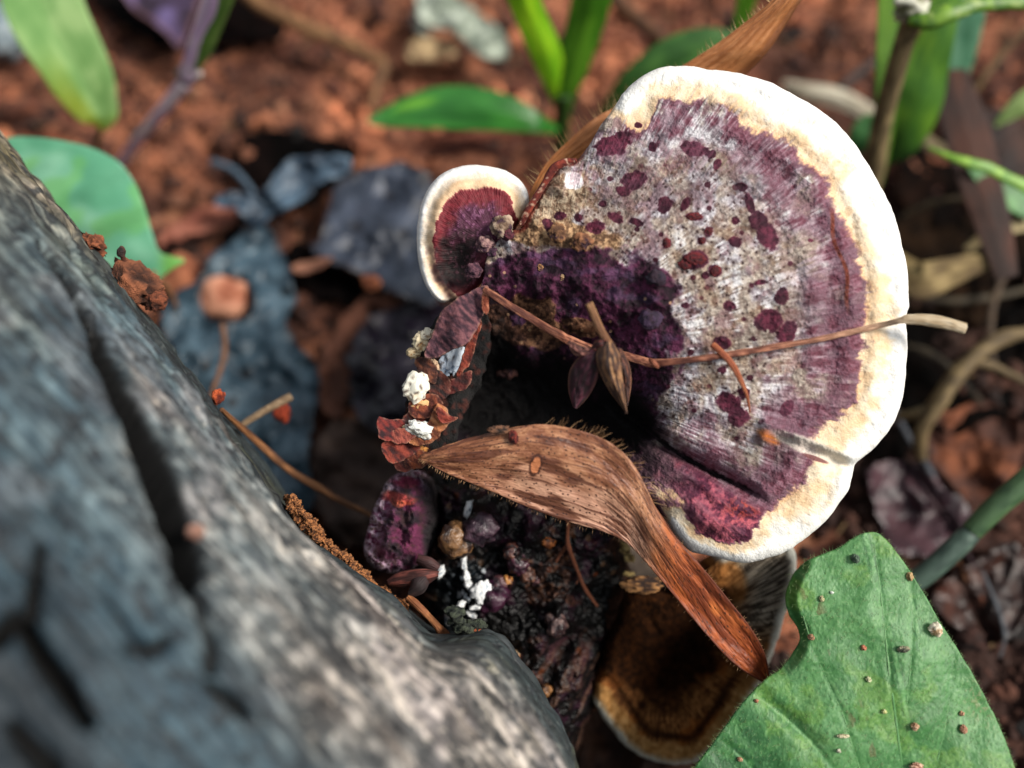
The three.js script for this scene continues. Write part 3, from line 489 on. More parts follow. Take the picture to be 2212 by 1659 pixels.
  // foot: deep purple skin, tan patches, hollow blackened with painted shade
  const cm = (fbm(px / 36 + 3, py / 36 + 44, 3) - 0.5) * 0.9 + (fine - 0.5) * 0.22;
  const b1 = coreSd(px, py) + 46 * cm + 120 * (fbm(px / 52 + 61, py / 52 + 17, 5) - 0.5);
  const purple = mix(mix([34, 11, 28], [108, 54, 86], ss(0.3, 0.7, 0.6 * midn + 0.4 * fine)), [116, 104, 136], 0.4 * ss(0.56, 0.74, fbm(px / 40 + 12, py / 28 + 8, 3)));  // bluish sheen painted over part of the purple
  const coreW = ss(-9, 9, b1); c = mix(c, purple, coreW * 0.96);
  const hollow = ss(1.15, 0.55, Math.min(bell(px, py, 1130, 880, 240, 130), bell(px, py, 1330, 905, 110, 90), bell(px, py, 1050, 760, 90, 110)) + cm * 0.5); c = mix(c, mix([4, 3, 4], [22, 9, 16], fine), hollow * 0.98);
  const tanP = Math.min(bell(px, py, 1160, 722, 100, 34, -0.1), bell(px, py, 1156, 668, 48, 36, 0.2), bell(px, py, 1250, 705, 50, 20, 0.3), bell(px, py, 1070, 690, 46, 40)) + cm * 1.1;
  c = mix(c, mix([84, 60, 46], [176, 138, 104], ss(0.3, 0.7, fine * 0.6 + midn * 0.4)), ss(1.0, 0.8, tanP) * 0.9 * (1 - 0.5 * hollow));
  const tanB = bell(px, py, 1190, 505, 150, 30, 0.1) + cm * 0.6; c = mix(c, mix([122, 94, 70], [206, 172, 134], ss(0.3, 0.7, fine)), ss(1.05, 0.85, tanB) * (1 - spot * 0.9) * 0.9);
  const up = bell(px, py, 1215, 425, 90, 50, -0.4) + cm; c = mix(c, mix([150, 122, 98], [216, 196, 168], ss(0.3, 0.66, fine)), ss(1.1, 0.8, up) * 0.85 * (1 - spot));
  c = mix(c, [252, 250, 250], ss(1.0, 0.8, bell(px, py, 1241, 391, 26, 21, 0.3) + (midn - 0.5) * 0.9));
  const edgeL = ss(13, 5, capSd(px, py) + (fine - 0.5) * 8) * ss(1290, 1230, px) * ss(520, 490, py); c = mix(c, [120, 50, 38], edgeL * 0.9);
  c = mix(c, [205, 175, 140], 0.8 * (1 - hollow) * (coreW * ss(0.17, 0.1, cell(px / 26 + 30, py / 26)[0]) * (cell(px / 26 + 30, py / 26)[1] > 0.86 ? 1 : 0)));
  if (t > 1.4) { c = mix(c, mul(c, 0.82), 0.7 * ss(0.5, 0.7, fbm(px / 90 + 21, py / 60 + 8, 3)) * (1 - coreW)); c = mix(c, [136, 100, 114], 0.5 * (1 - coreW) * ss(0.45, 0.65, fib * 0.5 + 0.5 * fbm(px / 50 + 2, py / 26 + 71, 3)) * ss(320, 160, md0)); }
  const g = 0.9 + 0.2 * micro; c = t < 0.9 ? mul(c, 0.97 + 0.05 * micro) : mul(c, g);
  return [...c, clamp(0.42 + 0.28 * (fine - 0.5) * (t > 1 ? 2 : 0.4) + 0.3 * (fib - 0.5) * (coreW > 0.5 ? 0.3 : t > 1 ? 0.7 : 0.25) + 0.12 * (micro - 0.5) + spot * 0.14)];
}
const TW = 1150, tx0 = 880, ty0 = 110, tsp = 1140;
const capUV = (x, y, d) => [(CX + (x - CX) * d / CAPD0 - tx0) / tsp, (CY + (y - CY) * d / CAPD0 - ty0) / tsp];
// the pattern lies on the cap in its own level plane; sightings are taken back through the relief
function onPattern(fn) { return (u, v) => { const X = tx0 + u * tsp, Y = ty0 + v * tsp; let x = X, y = Y; for (let k = 0; k < 2; k++) { const d = capD(x, y, 60); x = CX + (X - CX) * CAPD0 / d; y = CY + (Y - CY) * CAPD0 / d; } return fn(x, y); }; }
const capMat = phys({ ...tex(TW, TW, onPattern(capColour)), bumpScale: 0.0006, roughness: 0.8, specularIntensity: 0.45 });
const bigF = thing('bracket_fungus', 'large fan shaped bracket fungus with white rim, mauve band and purple spotted grey face', 'bracket fungus', P(1100, 900, 0.19));
const bigCap = part(bigF, 'cap', sheet(jag(jag(capPoly, 3.2, 60, 3), 1.6, 14, 9), { edge: 3.1, D: capD, thick: (x, y, s) => 0.0012 + 0.0065 * Math.sqrt(clamp(s / 120)), uv: capUV }), capMat);

part(bigCap, 'rolled_lip', tube([[1246, 346, 0.1650, 5], [1222, 350, 0.1652, 8], [1196, 364, 0.1655, 9], [1176, 395, 0.1660, 8], [1158, 425, 0.1665, 8], [1140, 458, 0.167, 7], [1124, 486, 0.168, 5]], { n: 60, sides: 12, lump: 0.35, lumpLen: 0.003, color: (s, t) => mix(mix([96, 30, 26], [176, 86, 62], n2(t * 7, s * 26)), [236, 214, 190], 0.8 * ss(0.72, 0.82, n2(s * 40 + 7, t * 8))) }), M.dull, 'rolled rusty red lip');
// curled fruiting blisters on the face
for (const [x, y, rx, ry, sp, curl] of [[1500, 322, 30, 16, 0.2, 0], [1503, 558, 24, 13, -0.1, 1], [1482, 570, 15, 12, 0, 1], [1545, 585, 13, 10, 0.6, 1], [1499, 468, 18, 8, 0.1, 1], [1531, 500, 10, 9, 0, 1], [1516, 520, 7, 7, 0, 1], [1437, 437, 13, 12, 0, 0], [1440, 526, 9, 11, 0.3, 1], [1480, 441, 9, 16, -0.4, 0], [1658, 512, 20, 27, 0.35, 0], [1637, 480, 17, 14, 0.5, 0], [1588, 520, 15, 8, -0.6, 0], [1588, 478, 10, 8, 0, 0], [1604, 402, 9, 7, -0.5, 0], [1549, 355, 8, 14, -0.4, 0], [1662, 692, 28, 22, 0, 0]]) {
  if (!curl) continue;
  const d = onCap(x, y), red = curl ? [[58, 10, 22], [132, 28, 42]] : [[58, 20, 44], [102, 44, 68]];
  part(bigCap, 'blister', LM(x, y, d + 0.0001, rx, ry, curl ? 6 : 4.5, { det: 4, amp: 0.22, fine: curl ? 0.3 : 0.12, freq: 1.4, sd: x * 0.13, spin: sp, color: (q, w, X, Y) => { const rim = curl ? ss(0.55, 0.8, Math.hypot(X, Y)) : 0.5; return mix(mix(red[0], red[1], ss(0.85, 1.12, q)), curl ? red[1] : red[0], curl ? rim * 0.6 : 0.2); } }), M.dull);
}
for (const [x, y, r, c1, c2] of [[1083, 490, 24, [120, 96, 78], [206, 186, 166]], [1096, 506, 13, [70, 26, 42], [116, 52, 70]], [1047, 528, 20, [120, 84, 92], [196, 162, 156]], [1205, 505, 20, [104, 72, 48], [184, 142, 104]], [1258, 522, 20, [110, 72, 50], [178, 130, 94]], [1243, 528, 11, [130, 92, 66], [206, 160, 116]], [1022, 585, 18, [70, 34, 56], [140, 100, 110]], [1103, 800, 15, [58, 34, 38], [120, 80, 70]], [1085, 805, 11, [52, 30, 34], [110, 74, 66]], [1168, 580, 9, [120, 86, 58], [190, 148, 104]], [1216, 601, 7, [150, 116, 84], [220, 190, 150]], [1415, 600, 20, [24, 14, 32], [58, 40, 66]], [1405, 690, 22, [40, 22, 48], [84, 60, 92]], [1062, 545, 11, [60, 30, 56], [110, 70, 96]]])
  part(bigCap, 'wart', LM(x, y, onCap(x, y) + 0.0003, r, r * rr(0.8, 1.1), r * 0.75, { det: 5, amp: 0.4, fine: 0.25, sd: x * 0.07 + y * 0.03, color: (q, w, X, Y, Z) => mix(mix(c1, c2, ss(0.8, 1.15, q)), [60, 26, 52], 0.8 * ss(0.54, 0.62, fbm3(X * 2 + x, Y * 2 + y, Z * 2, 2))) }), M.dull);

// torn edge at the left: flaps of purple skin, white flesh
const flapC = (a, b) => (x, y, s) => mix(mix(a, b, ss(0.3, 0.7, fbm((x + y) / 26, (x - y) / 9, 4))), [196, 158, 136], 0.7 * ss(5, 0, s) * ss(0.4, 0.6, n2(x / 5, y / 5)));
part(bigF, 'torn_base', sheet(jag(smooth([[1040, 640], [1060, 720], [1040, 820], [1000, 900], [960, 1000], [900, 1016], [868, 985], [862, 945], [872, 900], [880, 860], [896, 820], [905, 780], [918, 740], [940, 690], [1000, 650]], true, 4), 7, 14, 3), { edge: 5, D: (x, y) => 0.1745 - 0.002 * fbm(x / 20, y / 20, 3), thick: 0.004, color: (x, y) => mix([14, 6, 7], [96, 46, 32], ss(0.5, 0.72, fbm(x / 12, y / 12, 3))) }), M.dull, 'dark torn tissue');
const flap = (pts, d, bend, a, b, name = 'skin_flap', amp = 4) => part(bigF, name, sheet(jag(smooth(pts, true, 3), amp, 12, pts[0][0]), { edge: 3, D: (x, y, s) => d - bend(x, y, s) - 0.0012 * fbm(x / 22, y / 22, 3) - 0.0004 * fbm(x / 6, y / 6, 2), thick: 0.0007, color: flapC(a, b) }), M.dull);
flap([[1052, 616], [1054, 650], [1040, 690], [1028, 715], [1005, 745], [985, 752], [960, 765], [938, 775], [918, 770], [925, 740], [940, 705], [955, 672], [985, 645], [1015, 630]], 0.1665, (x, y) => 0.003 * Math.exp(-(((x - y * 0.2 - 850) / 40) ** 2)), [66, 38, 56], [150, 104, 110]);
flap([[1048, 618], [1056, 640], [1052, 680], [1042, 672], [1040, 640]], 0.1640, () => 0, [140, 70, 46], [222, 160, 130], 'skin_flap', 2);
flap([[1040, 690], [1030, 740], [1012, 790], [985, 815], [995, 780], [1012, 735], [1026, 700]], 0.1690, () => 0.001, [96, 34, 22], [160, 78, 56]);
flap([[818, 900], [838, 905], [868, 905], [885, 912], [872, 932], [850, 950], [822, 948]], 0.1700, (x) => 0.00006 * (870 - x), [58, 20, 34], [150, 64, 56]);
flap([[822, 962], [850, 948], [890, 955], [910, 968], [885, 985], [860, 1000], [840, 998]], 0.1712, (x) => 0.00004 * (890 - x), [70, 26, 30], [162, 80, 62]);
flap([[930, 900], [945, 870], [965, 885], [972, 905], [955, 935], [935, 955], [900, 965], [880, 950], [910, 935]], 0.1700, () => 0.001, [120, 66, 42], [216, 152, 108]);
flap([[985, 815], [1020, 800], [1015, 830], [980, 850], [950, 850], [955, 830]], 0.1716, () => 0, [60, 20, 22], [120, 52, 46]);
flap([[945, 880], [968, 895], [990, 902], [968, 915], [948, 912]], 0.1676, () => 0.0006, [110, 40, 32], [170, 84, 66]);
flap([[870, 985], [905, 970], [930, 985], [915, 1010], [880, 1012]], 0.1724, () => 0.0006, [70, 28, 24], [170, 100, 66]);
flap([[835, 935], [880, 925], [900, 940], [875, 958], [845, 955]], 0.1695, () => 0.0008, [96, 44, 44], [188, 110, 92]);
flap([[848, 995], [880, 990], [892, 1012], [860, 1018]], 0.1718, () => 0, [60, 24, 24], [130, 64, 54]);
flap([[896, 778], [925, 772], [945, 800], [940, 830], [915, 815], [900, 800]], 0.1712, () => 0.0005, [70, 34, 28], [150, 96, 70]);
flap([[888, 862], [930, 850], [955, 862], [950, 890], [915, 905], [885, 895]], 0.1706, () => 0.0008, [84, 34, 26], [166, 96, 66]);
flap([[920, 812], [950, 800], [975, 830], [960, 862], [930, 858]], 0.1716, () => 0.0005, [40, 16, 18], [120, 66, 54]);
flap([[876, 895], [905, 880], [930, 905], [900, 930], [872, 925]], 0.1708, () => 0.0005, [50, 18, 20], [140, 70, 56]);
for (const [x, y, rx, ry, rz, sp, c1, c2, d] of [[908, 738, 17, 20, 14, 0.5, [190, 130, 70], [250, 236, 206], 0.1700], [893, 762, 15, 12, 12, 0, [176, 116, 60], [246, 226, 190], 0.1705], [922, 722, 14, 12, 10, 0.6, [220, 190, 160], [255, 246, 226], 0.1692], [899, 838, 24, 33, 20, -0.35, [206, 170, 120], [255, 252, 238], 0.1690], [905, 868, 20, 18, 16, 0, [150, 94, 50], [240, 200, 150], 0.1700], [981, 772, 21, 34, 12, -0.4, [150, 168, 190], [226, 236, 246], 0.1722], [962, 790, 16, 24, 12, 0, [140, 160, 184], [214, 226, 240], 0.1726], [907, 928, 28, 17, 14, -0.35, [180, 176, 160], [246, 248, 244], 0.1680], [880, 930, 14, 12, 10, 0, [150, 140, 100], [214, 206, 176], 0.1695], [940, 790, 8, 16, 8, 0.4, [180, 140, 110], [236, 206, 176], 0.1715], [905, 975, 16, 12, 9, 0.3, [140, 88, 44], [216, 160, 96], 0.1720]])
  part(bigF, 'torn_flesh', LM(x, y, d, rx, ry, rz, { det: 5, amp: 0.4, fine: 0.36, freq: 1.7, sd: x * 0.3 + y, spin: sp, color: (q, w, X, Y) => mix(mix(c1, c2, ss(0.62, 0.98, q + (Y > -0.3 ? 0.15 : -0.12))), [70, 44, 34], 0.8 * ss(0.66, 0.74, fbm3(X * 6 + x, Y * 6, q * 5, 2))) }), M.matt);

// ------------------------------------------------------------------ the small lobe
const smallPoly = smooth([[1142, 440], [1138, 412], [1122, 388], [1095, 370], [1060, 360], [1020, 356], [985, 362], [955, 376], [930, 400], [913, 432], [904, 470], [900, 510], [903, 555], [910, 590], [922, 620], [938, 642], [952, 652], [975, 650], [1010, 640], [1050, 600], [1085, 550], [1110, 500]], true, 4);
const smallM = smooth([[1148, 445], [1138, 412], [1122, 388], [1095, 370], [1060, 360], [1020, 356], [985, 362], [955, 376], [930, 400], [913, 432], [904, 470], [900, 510], [903, 555], [910, 590], [922, 620], [938, 642], [952, 654]], false, 4);
const smallMD = lattice((x, y) => near(x, y, smallM, false)[0], 880, 330, 1180, 680, 4);
const smallD = (x, y, s) => 0.1745 - 0.004 * Math.sqrt(1 - (1 - clamp(s / 40)) ** 2) - 0.0025 * (1 - bell(x, y, 1000, 500, 120, 160) ** 2) * 0.6 + 0.005 * Math.exp(-(bell(x, y, 990, 590, 50, 60) ** 2)) - 0.0007 * Math.cos(smallMD(x, y) / 7) * ss(70, 20, smallMD(x, y)) - 0.0012 * (fbm(x / 30, y / 30, 3) - 0.5);
const SD0 = 0.170, sx0 = 880, sy0 = 330, ssp = 340;
const smallColour = (u, v) => {
  const x = sx0 + u * ssp, y = sy0 + v * ssp, md0 = smallMD(x, y), ang = Math.atan2(y - 540, x - 1080), fib = 0.6 * n2(ang * 90, md0 / 20) + 0.4 * n2(ang * 210, md0 / 14), fine = fbm(x / 6, y / 6, 3), midn = fbm(x / 20, y / 20, 3);
  const w = lerp(36, 54, ss(520, 400, y) * ss(1120, 1000, x)), md = md0 + (fib - 0.5) * 5 + (fine - 0.5) * 5 + (midn - 0.5) * 8, t = md / w;
  let c = mix([255, 254, 252], [246, 232, 214], ss(0.1, 0.4, t)); c = mix(c, mix([250, 228, 198], [234, 200, 162], midn), ss(0.4, 0.72, t));
  c = mix(c, mix([118, 22, 40], [152, 48, 64], fine), ss(0.98, 1.08, t)); c = mix(c, mix([84, 20, 56], [116, 54, 96], fine), ss(1.5, 2.3, t + (midn - 0.5) * 0.6) * ss(640, 480, y));
  c = mix(c, mix([24, 6, 12], [62, 14, 24], fine), ss(1.1, 0.4, bell(x, y, 985, 565, 62, 76, 0.3) + (midn - 0.5) * 0.8));
  c = mix(c, [190, 160, 176], 0.4 * ss(0.6, 0.72, fine) * ss(1.5, 2.2, t));
  return [...mul(c, 0.96 + 0.08 * n2(x / 2, y / 2)), 0.4 + (t > 1 ? 0.3 : 0.08) * (fib - 0.5) + (t > 1 ? 0.4 : 0.1) * (fine - 0.5)];
};
const smallF = thing('bracket_fungus', 'small rounded bracket fungus with white rim and maroon centre, left of the large fungus', 'bracket fungus', P(1060, 560, 0.18));
part(smallF, 'cap', sheet(jag(smallPoly, 1.2, 18, 5), { edge: 3, D: smallD, thick: (x, y, s) => 0.001 + 0.004 * Math.sqrt(clamp(s / 70)), uv: (x, y, d) => [(CX + (x - CX) * d / SD0 - sx0) / ssp, (CY + (y - CY) * d / SD0 - sy0) / ssp] }), phys({ ...tex(560, 560, smallColour), bumpScale: 0.0005, roughness: 0.75, sheen: 0.3, sheenRoughness: 0.5 }));

// ------------------------------------------------------------------ the old dark foot below
const footPoly = jag(smooth([[930, 990], [1050, 960], [1250, 950], [1400, 990], [1440, 1090], [1400, 1150], [1345, 1160], [1350, 1185], [1358, 1215], [1362, 1262], [1345, 1305], [1318, 1380], [1292, 1460], [1284, 1525], [1262, 1580], [1246, 1640], [1236, 1760], [1100, 1780], [940, 1420], [905, 1320], [885, 1240], [905, 1150], [915, 1070]], true, 5), 7, 16, 8);
const LUMPS = [[990, 1160, 34, 5], [1040, 1130, 40, 6], [1060, 1165, 24, 3], [1110, 1200, 22, 3], [1130, 1225, 20, 3.4], [1030, 1290, 36, 5], [1065, 1270, 24, 4], [1100, 1260, 16, 3], [1160, 1380, 40, 3], [1190, 1470, 60, 3], [1220, 1330, 36, 4], [1150, 1160, 26, 3], [1000, 1240, 20, 3], [1270, 1180, 30, 3]];
const footH = (x, y, s) => { let h = 0.014 * Math.sqrt(1 - (1 - clamp(s / 150)) ** 2) + 0.0055 * (fbm(x / 60 + 4, y / 60, 3) - 0.5) + 0.003 * (fbm(x / 20, y / 20, 3) - 0.5) + 0.0012 * (fbm(x / 7, y / 7, 2) - 0.5) - 0.004 * Math.exp(-(((x * 0.8 + y * 0.42 - 1560) / 22) ** 2)) * ss(1330, 1400, y); for (const [a, b, r, k] of LUMPS) { const q = bell(x, y, a, b, r, r); if (q < 1.3) h += k * 0.0008 * ss(1.3, 0.2, q); } return h; };
const footD = (x, y, s) => 0.199 - footH(x, y, s) - 0.006 * ss(1300, 1000, y) + 0.010 * ss(1180, 1000, y) - 0.005 * ss(1350, 1650, y);
const FD0 = 0.185, fx0 = 860, fy0 = 930, fsp = 860;
const footColour = (u, v) => {
  const x = fx0 + u * fsp, y = fy0 + v * fsp, fine = fbm(x / 8, y / 8, 4), midn = fbm(x / 26 + 5, y / 26, 4), big = fbm(x / 80, y / 80 + 3, 3), str = fbm((x * 0.8 + y * 0.5) / 16, (y * 0.9 - x * 0.5) / 90, 3);
  let c = mix([12, 6, 11], [88, 42, 74], ss(0.38, 0.72, midn)); c = mix(c, mix([60, 40, 30], [168, 124, 92], ss(0.3, 0.7, fine)), ss(0.52, 0.64, 0.5 * midn + 0.5 * big) * 0.85);
  c = mix(c, mix([48, 34, 34], [168, 132, 112], ss(0.35, 0.7, str)), 0.9 * ss(1330, 1480, y + 60 * (midn - 0.5)) * ss(0.42, 0.62, str * 0.6 + fine * 0.4));
  c = mix(c, mix([62, 34, 66], [104, 82, 100], fine), 0.8 * ss(1.1, 0.7, Math.min(bell(x, y, 1045, 1135, 46, 42), bell(x, y, 1062, 1265, 32, 40)) + (midn - 0.5)));
  c = mix(c, mix([96, 70, 40], [150, 118, 84], fine), 0.8 * ss(1.0, 0.7, bell(x, y, 985, 1150, 22, 36, 0.2) + (midn - 0.5)));
  c = mix(c, mix([12, 30, 40], [40, 74, 88], ss(0.3, 0.8, fine)), 0.75 * ss(1.2, 0.6, bell(x, y, 985, 1290, 70, 90) + (midn - 0.5) * 1.2));
  c = mix(c, [236, 242, 246], 0.9 * ss(0.60, 0.66, fbm(x / 11 + 3, y / 14 + 60, 3)) * ss(1.2, 0.7, bell(x, y, 1015, 1265, 52, 90, 0.3)));
  c = mix(c, [6, 5, 6], 0.95 * ss(1.15, 0.7, Math.min(bell(x, y, 1080, 1360, 90, 34), bell(x, y, 1310, 1290, 60, 130, 0.2), bell(x, y, 1180, 1010, 300, 60)) + (midn - 0.5) * 0.8));  // recesses and the area under the cap blackened as painted shade
  c = mix(c, mix([92, 50, 22], [186, 126, 70], fine), 0.8 * ss(0.57, 0.66, fbm(x / 22 + 50, y / 18 + 9, 3)) * ss(1.1, 0.6, bell(x, y, 1250, 1150, 80, 70)));
  const [q, id] = cell(x / 40, y / 40); if (id > 0.8) c = mix(c, id > 0.95 ? [150, 84, 46] : [150, 118, 92], 0.9 * ss(0.2, 0.13, q));
  return [...mul(c, (0.85 + 0.3 * n2(x / 2.4, y / 2.4)) * (ss(150, 236, c[0]) > 0.5 ? 1 : 0.66)), clamp(0.5 + 0.7 * (fine - 0.5) + 0.3 * (midn - 0.5))];
};
const foot = thing('fungus_stump', 'black, purple and brown lumpy old fungus base between the log and the lower bracket', 'fungus base', P(1150, 1500, 0.205));
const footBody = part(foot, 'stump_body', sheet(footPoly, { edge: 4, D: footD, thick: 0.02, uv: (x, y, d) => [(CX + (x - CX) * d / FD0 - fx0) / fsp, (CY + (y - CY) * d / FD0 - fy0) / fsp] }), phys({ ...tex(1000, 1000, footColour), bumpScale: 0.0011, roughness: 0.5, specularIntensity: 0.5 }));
const onFoot = (x, y) => footD(x, y, 120);
for (const [x, y, r, c1, c2] of [[985, 1165, 36, [84, 62, 44], [160, 126, 92]], [1038, 1140, 40, [46, 30, 46], [112, 88, 100]], [1105, 1190, 20, [60, 24, 36], [150, 110, 96]], [1118, 1218, 22, [50, 18, 40], [104, 60, 76]], [1097, 1253, 10, [150, 92, 50], [224, 170, 110]], [1060, 1285, 36, [38, 14, 36], [86, 48, 72]], [1075, 1262, 18, [70, 40, 56], [124, 90, 90]], [1140, 1240, 16, [90, 60, 50], [160, 120, 100]], [1183, 1172, 14, [110, 60, 30], [190, 126, 70]], [1070, 1390, 16, [150, 96, 60], [220, 190, 160]], [1158, 1255, 9, [60, 30, 40], [130, 90, 90]], [1202, 1350, 24, [60, 44, 48], [140, 116, 110]], [1180, 1490, 16, [100, 70, 44], [186, 140, 92]], [1110, 1422, 15, [150, 84, 44], [240, 214, 180]]])
  part(footBody, 'wart', LM(x, y, onFoot(x, y) - 0.0003, r, r * rr(0.85, 1.15), r * 0.8, { det: 5, amp: 0.4, fine: 0.25, sd: x * 0.11 + y * 0.05, color: (q, w, X, Y, Z) => mix(mix(c1, c2, ss(0.8, 1.16, q)), [24, 14, 20], 0.7 * ss(0.55, 0.66, fbm3(X * 2.5 + x, Y * 2.5 + y, Z * 2.5, 2))) }), M.wet);
for (const [x, y, rx, ry, sp] of [[1040, 1278, 17, 24, -0.2], [1002, 1215, 6, 24, 0.1], [1008, 1245, 7, 14, 0.2], [1030, 1310, 14, 7, 0.3], [1018, 1328, 12, 6, -0.4], [996, 1305, 9, 7, 0.4], [1012, 1100, 8, 18, -0.3], [950, 1235, 9, 14, -0.5], [1012, 1262, 9, 8, 0]])
  part(footBody, 'white_crust', LM(x, y, onFoot(x, y) - 0.0018, rx, ry, 7, { det: 4, amp: 0.5, fine: 0.4, freq: 2, sd: x + y * 0.1, spin: sp, color: (q) => mix([130, 150, 168], [248, 250, 250], ss(0.68, 0.92, q)) }), M.wet, 'white crust');
for (const [x, y, rx, ry, sp] of [[1350, 1185, 10, 16, 0.4], [1362, 1205, 9, 9, 0], [1358, 1240, 10, 5, 0], [1364, 1265, 6, 6, 0]]) part(footBody, 'crumb', LM(x, y, 0.188, rx, ry, 6, { det: 4, amp: 0.8, fine: 0.5, sd: x, spin: sp, color: (q) => mix([110, 84, 40], [206, 184, 130], ss(0.7, 1.1, q)) }), M.dull);
for (const pts of [[[1216, 1070, 4], [1226, 1130, 4], [1226, 1175, 5], [1240, 1215, 5], [1262, 1270, 4], [1290, 1310, 3]], [[1226, 1175, 4], [1212, 1195, 5], [1200, 1215, 3]], [[1240, 1215, 3], [1250, 1245, 3], [1244, 1262, 2]]])
  part(footBody, 'rootlet', tube(pts.map(([x, y, r]) => [x, y, onFoot(x, y) - 0.001, r]), { n: 30, sides: 7, lump: 0.3, color: (s, t) => mix([86, 46, 28], [150, 92, 58], t) }), M.dull);

// ------------------------------------------------------------------ the purple lobe between log and stump
const lobePoly = smooth([[826, 1060], [845, 1034], [872, 1022], [905, 1026], [926, 1046], [938, 1090], [940, 1140], [925, 1190], [905, 1222], [870, 1238], [830, 1238], [802, 1222], [787, 1195], [790, 1150], [803, 1108]], true, 4);
const lobeF = solo('bracket_fungus', sheet(jag(jag(lobePoly, 7, 60, 2), 3, 16, 7), { edge: 2.6, D: (x, y, s) => 0.1835 - 0.011 * Math.sqrt(1 - (1 - clamp(s / 66)) ** 2) - 0.0035 * (fbm(x / 24, y / 24, 3) - 0.5) - 0.0012 * (fbm(x / 8, y / 8, 2) - 0.5) - 0.001 * Math.cos(s / 7), thick: 0.008, color: (x, y, s) => {
  const f = fbm(x / 7, y / 7, 3), m = fbm(x / 22, y / 22, 3); let c = mix([46, 16, 40], [128, 54, 96], ss(0.32, 0.7, m)); c = mix(c, [220, 206, 218], 0.9 * ss(0.3, 0.55, f) * Math.max(ss(58, 8, s) * ss(890, 840, x), ss(34, 6, s) * ss(1085, 1050, y))); c = mix(c, [206, 96, 84], 0.8 * ss(1.1, 0.6, bell(x, y, 862, 1078, 40, 15, 0.2) + (m - 0.5))); c = mix(c, [150, 40, 80], 0.8 * ss(1.1, 0.5, bell(x, y, 880, 1042, 34, 14, 0.1) + (m - 0.5))); c = mix(c, [226, 126, 90], 0.7 * ss(1, 0.5, bell(x, y, 866, 1088, 24, 10) + (m - 0.5)));
  c = mix(c, [90, 60, 50], 0.5 * ss(0.6, 0.7, f)); return mix(c, [22, 12, 18], 0.8 * ss(900, 932, x)); } }), M.dull, 'lumpy purple and orange lobe squeezed between the log and the black stump', 'bracket fungus');

// ------------------------------------------------------------------ the lower bracket: brown hollow cup with pale rim
const lowPoly = smooth([[1362, 1262], [1398, 1272], [1440, 1282], [1500, 1240], [1560, 1200], [1630, 1175], [1690, 1168], [1708, 1178], [1720, 1205], [1718, 1250], [1700, 1320], [1672, 1400], [1650, 1470], [1610, 1540], [1560, 1610], [1520, 1645], [1470, 1652], [1410, 1645], [1362, 1622], [1325, 1582], [1300, 1545], [1284, 1520], [1300, 1440], [1330, 1360], [1352, 1300]], true, 5);
const lowM = smooth([[1560, 1195], [1630, 1172], [1690, 1166], [1710, 1178], [1722, 1205], [1720, 1250], [1702, 1320], [1676, 1400], [1654, 1470], [1610, 1545], [1560, 1614], [1520, 1648], [1470, 1655], [1410, 1648], [1362, 1625], [1325, 1585], [1300, 1548], [1282, 1520]], false, 5);
const lowMD = lattice((x, y) => near(x, y, lowM, false)[0], 1250, 1140, 1750, 1680, 4);
const lowD = (x, y, s) => 0.186 + 0.006 * ss(1200, 1500, y) + 0.015 * ss(20, 180, s) * ss(1.2, 0.3, bell(x, y, 1425, 1390, 190, 170)) - 0.0025 * Math.sqrt(1 - (1 - clamp(s / 24)) ** 2) + 0.0008 * Math.exp(-(((lowMD(x, y) - 62 - 8 * (fbm(x / 40, y / 40, 2) - 0.5)) / 7) ** 2)) - 0.002 * (fbm(x / 30, y / 30, 3) - 0.5);
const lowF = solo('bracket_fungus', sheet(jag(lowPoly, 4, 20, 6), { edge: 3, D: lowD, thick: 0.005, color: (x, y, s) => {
  const md = lowMD(x, y) + 14 * (fbm(x / 40, y / 40, 2) - 0.5), ang = Math.atan2(y - 1390, x - 1420), fib = 0.6 * n2(ang * 80, md / 24) + 0.4 * n2(ang * 190, md / 14), f = fbm(x / 8, y / 8, 3);
  let c = mix([96, 64, 40], [176, 130, 84], ss(0.3, 0.7, fib * 0.6 + f * 0.4)); c = mix(c, [176, 112, 58], 0.6 * ss(0.5, 0.65, fbm(x / 40 + 3, y / 40, 3))); c = mix(c, mix([84, 76, 68], [186, 176, 160], ss(0.3, 0.7, fib)), ss(1420, 1330, y) * ss(150, 60, md) * ss(1540, 1600, x)); c = mix(c, [186, 130, 74], 0.7 * ss(1, 0.5, bell(x, y, 1580, 1255, 40, 60, -0.3)));
  c = mix(c, [40, 24, 14], (0.35 + 0.5 * f) * Math.exp(-(((md - 62) / (5 + 8 * f)) ** 2)) * ss(1400, 1520, y)); c = mix(c, mix([150, 108, 62], [214, 178, 128], f), ss(52, 40, md) * ss(1400, 1500, y)); c = mix(c, [226, 226, 216], ss(26, 8, md + 10 * (fib - 0.5)));
  return mix(c, mix([20, 12, 8], [92, 58, 32], f), 0.9 * ss(1.12, 0.72, Math.min(bell(x, y, 1425, 1375, 178, 150, -0.5), bell(x, y, 1365, 1330, 90, 110), bell(x, y, 1480, 1270, 110, 70)) + 0.5 * (fbm(x / 30, y / 30, 3) - 0.5)) * ss(60, 90, md)); } }), M.rot, 'brown hollow bracket fungus with pale rim, lowest of the cluster beside the green leaf', 'bracket fungus');  // inner shade of the cup painted into its colour
solo('fungus_crumb', LM(1390, 1262, 0.182, 40, 18, 12, { det: 5, amp: 0.5, fine: 0.4, sd: 77, color: (q) => mix([60, 36, 20], [196, 150, 100], ss(0.86, 1.2, q)) }), M.dull, 'small tan ragged crumb on the lip between stump and lower bracket', 'crumb');
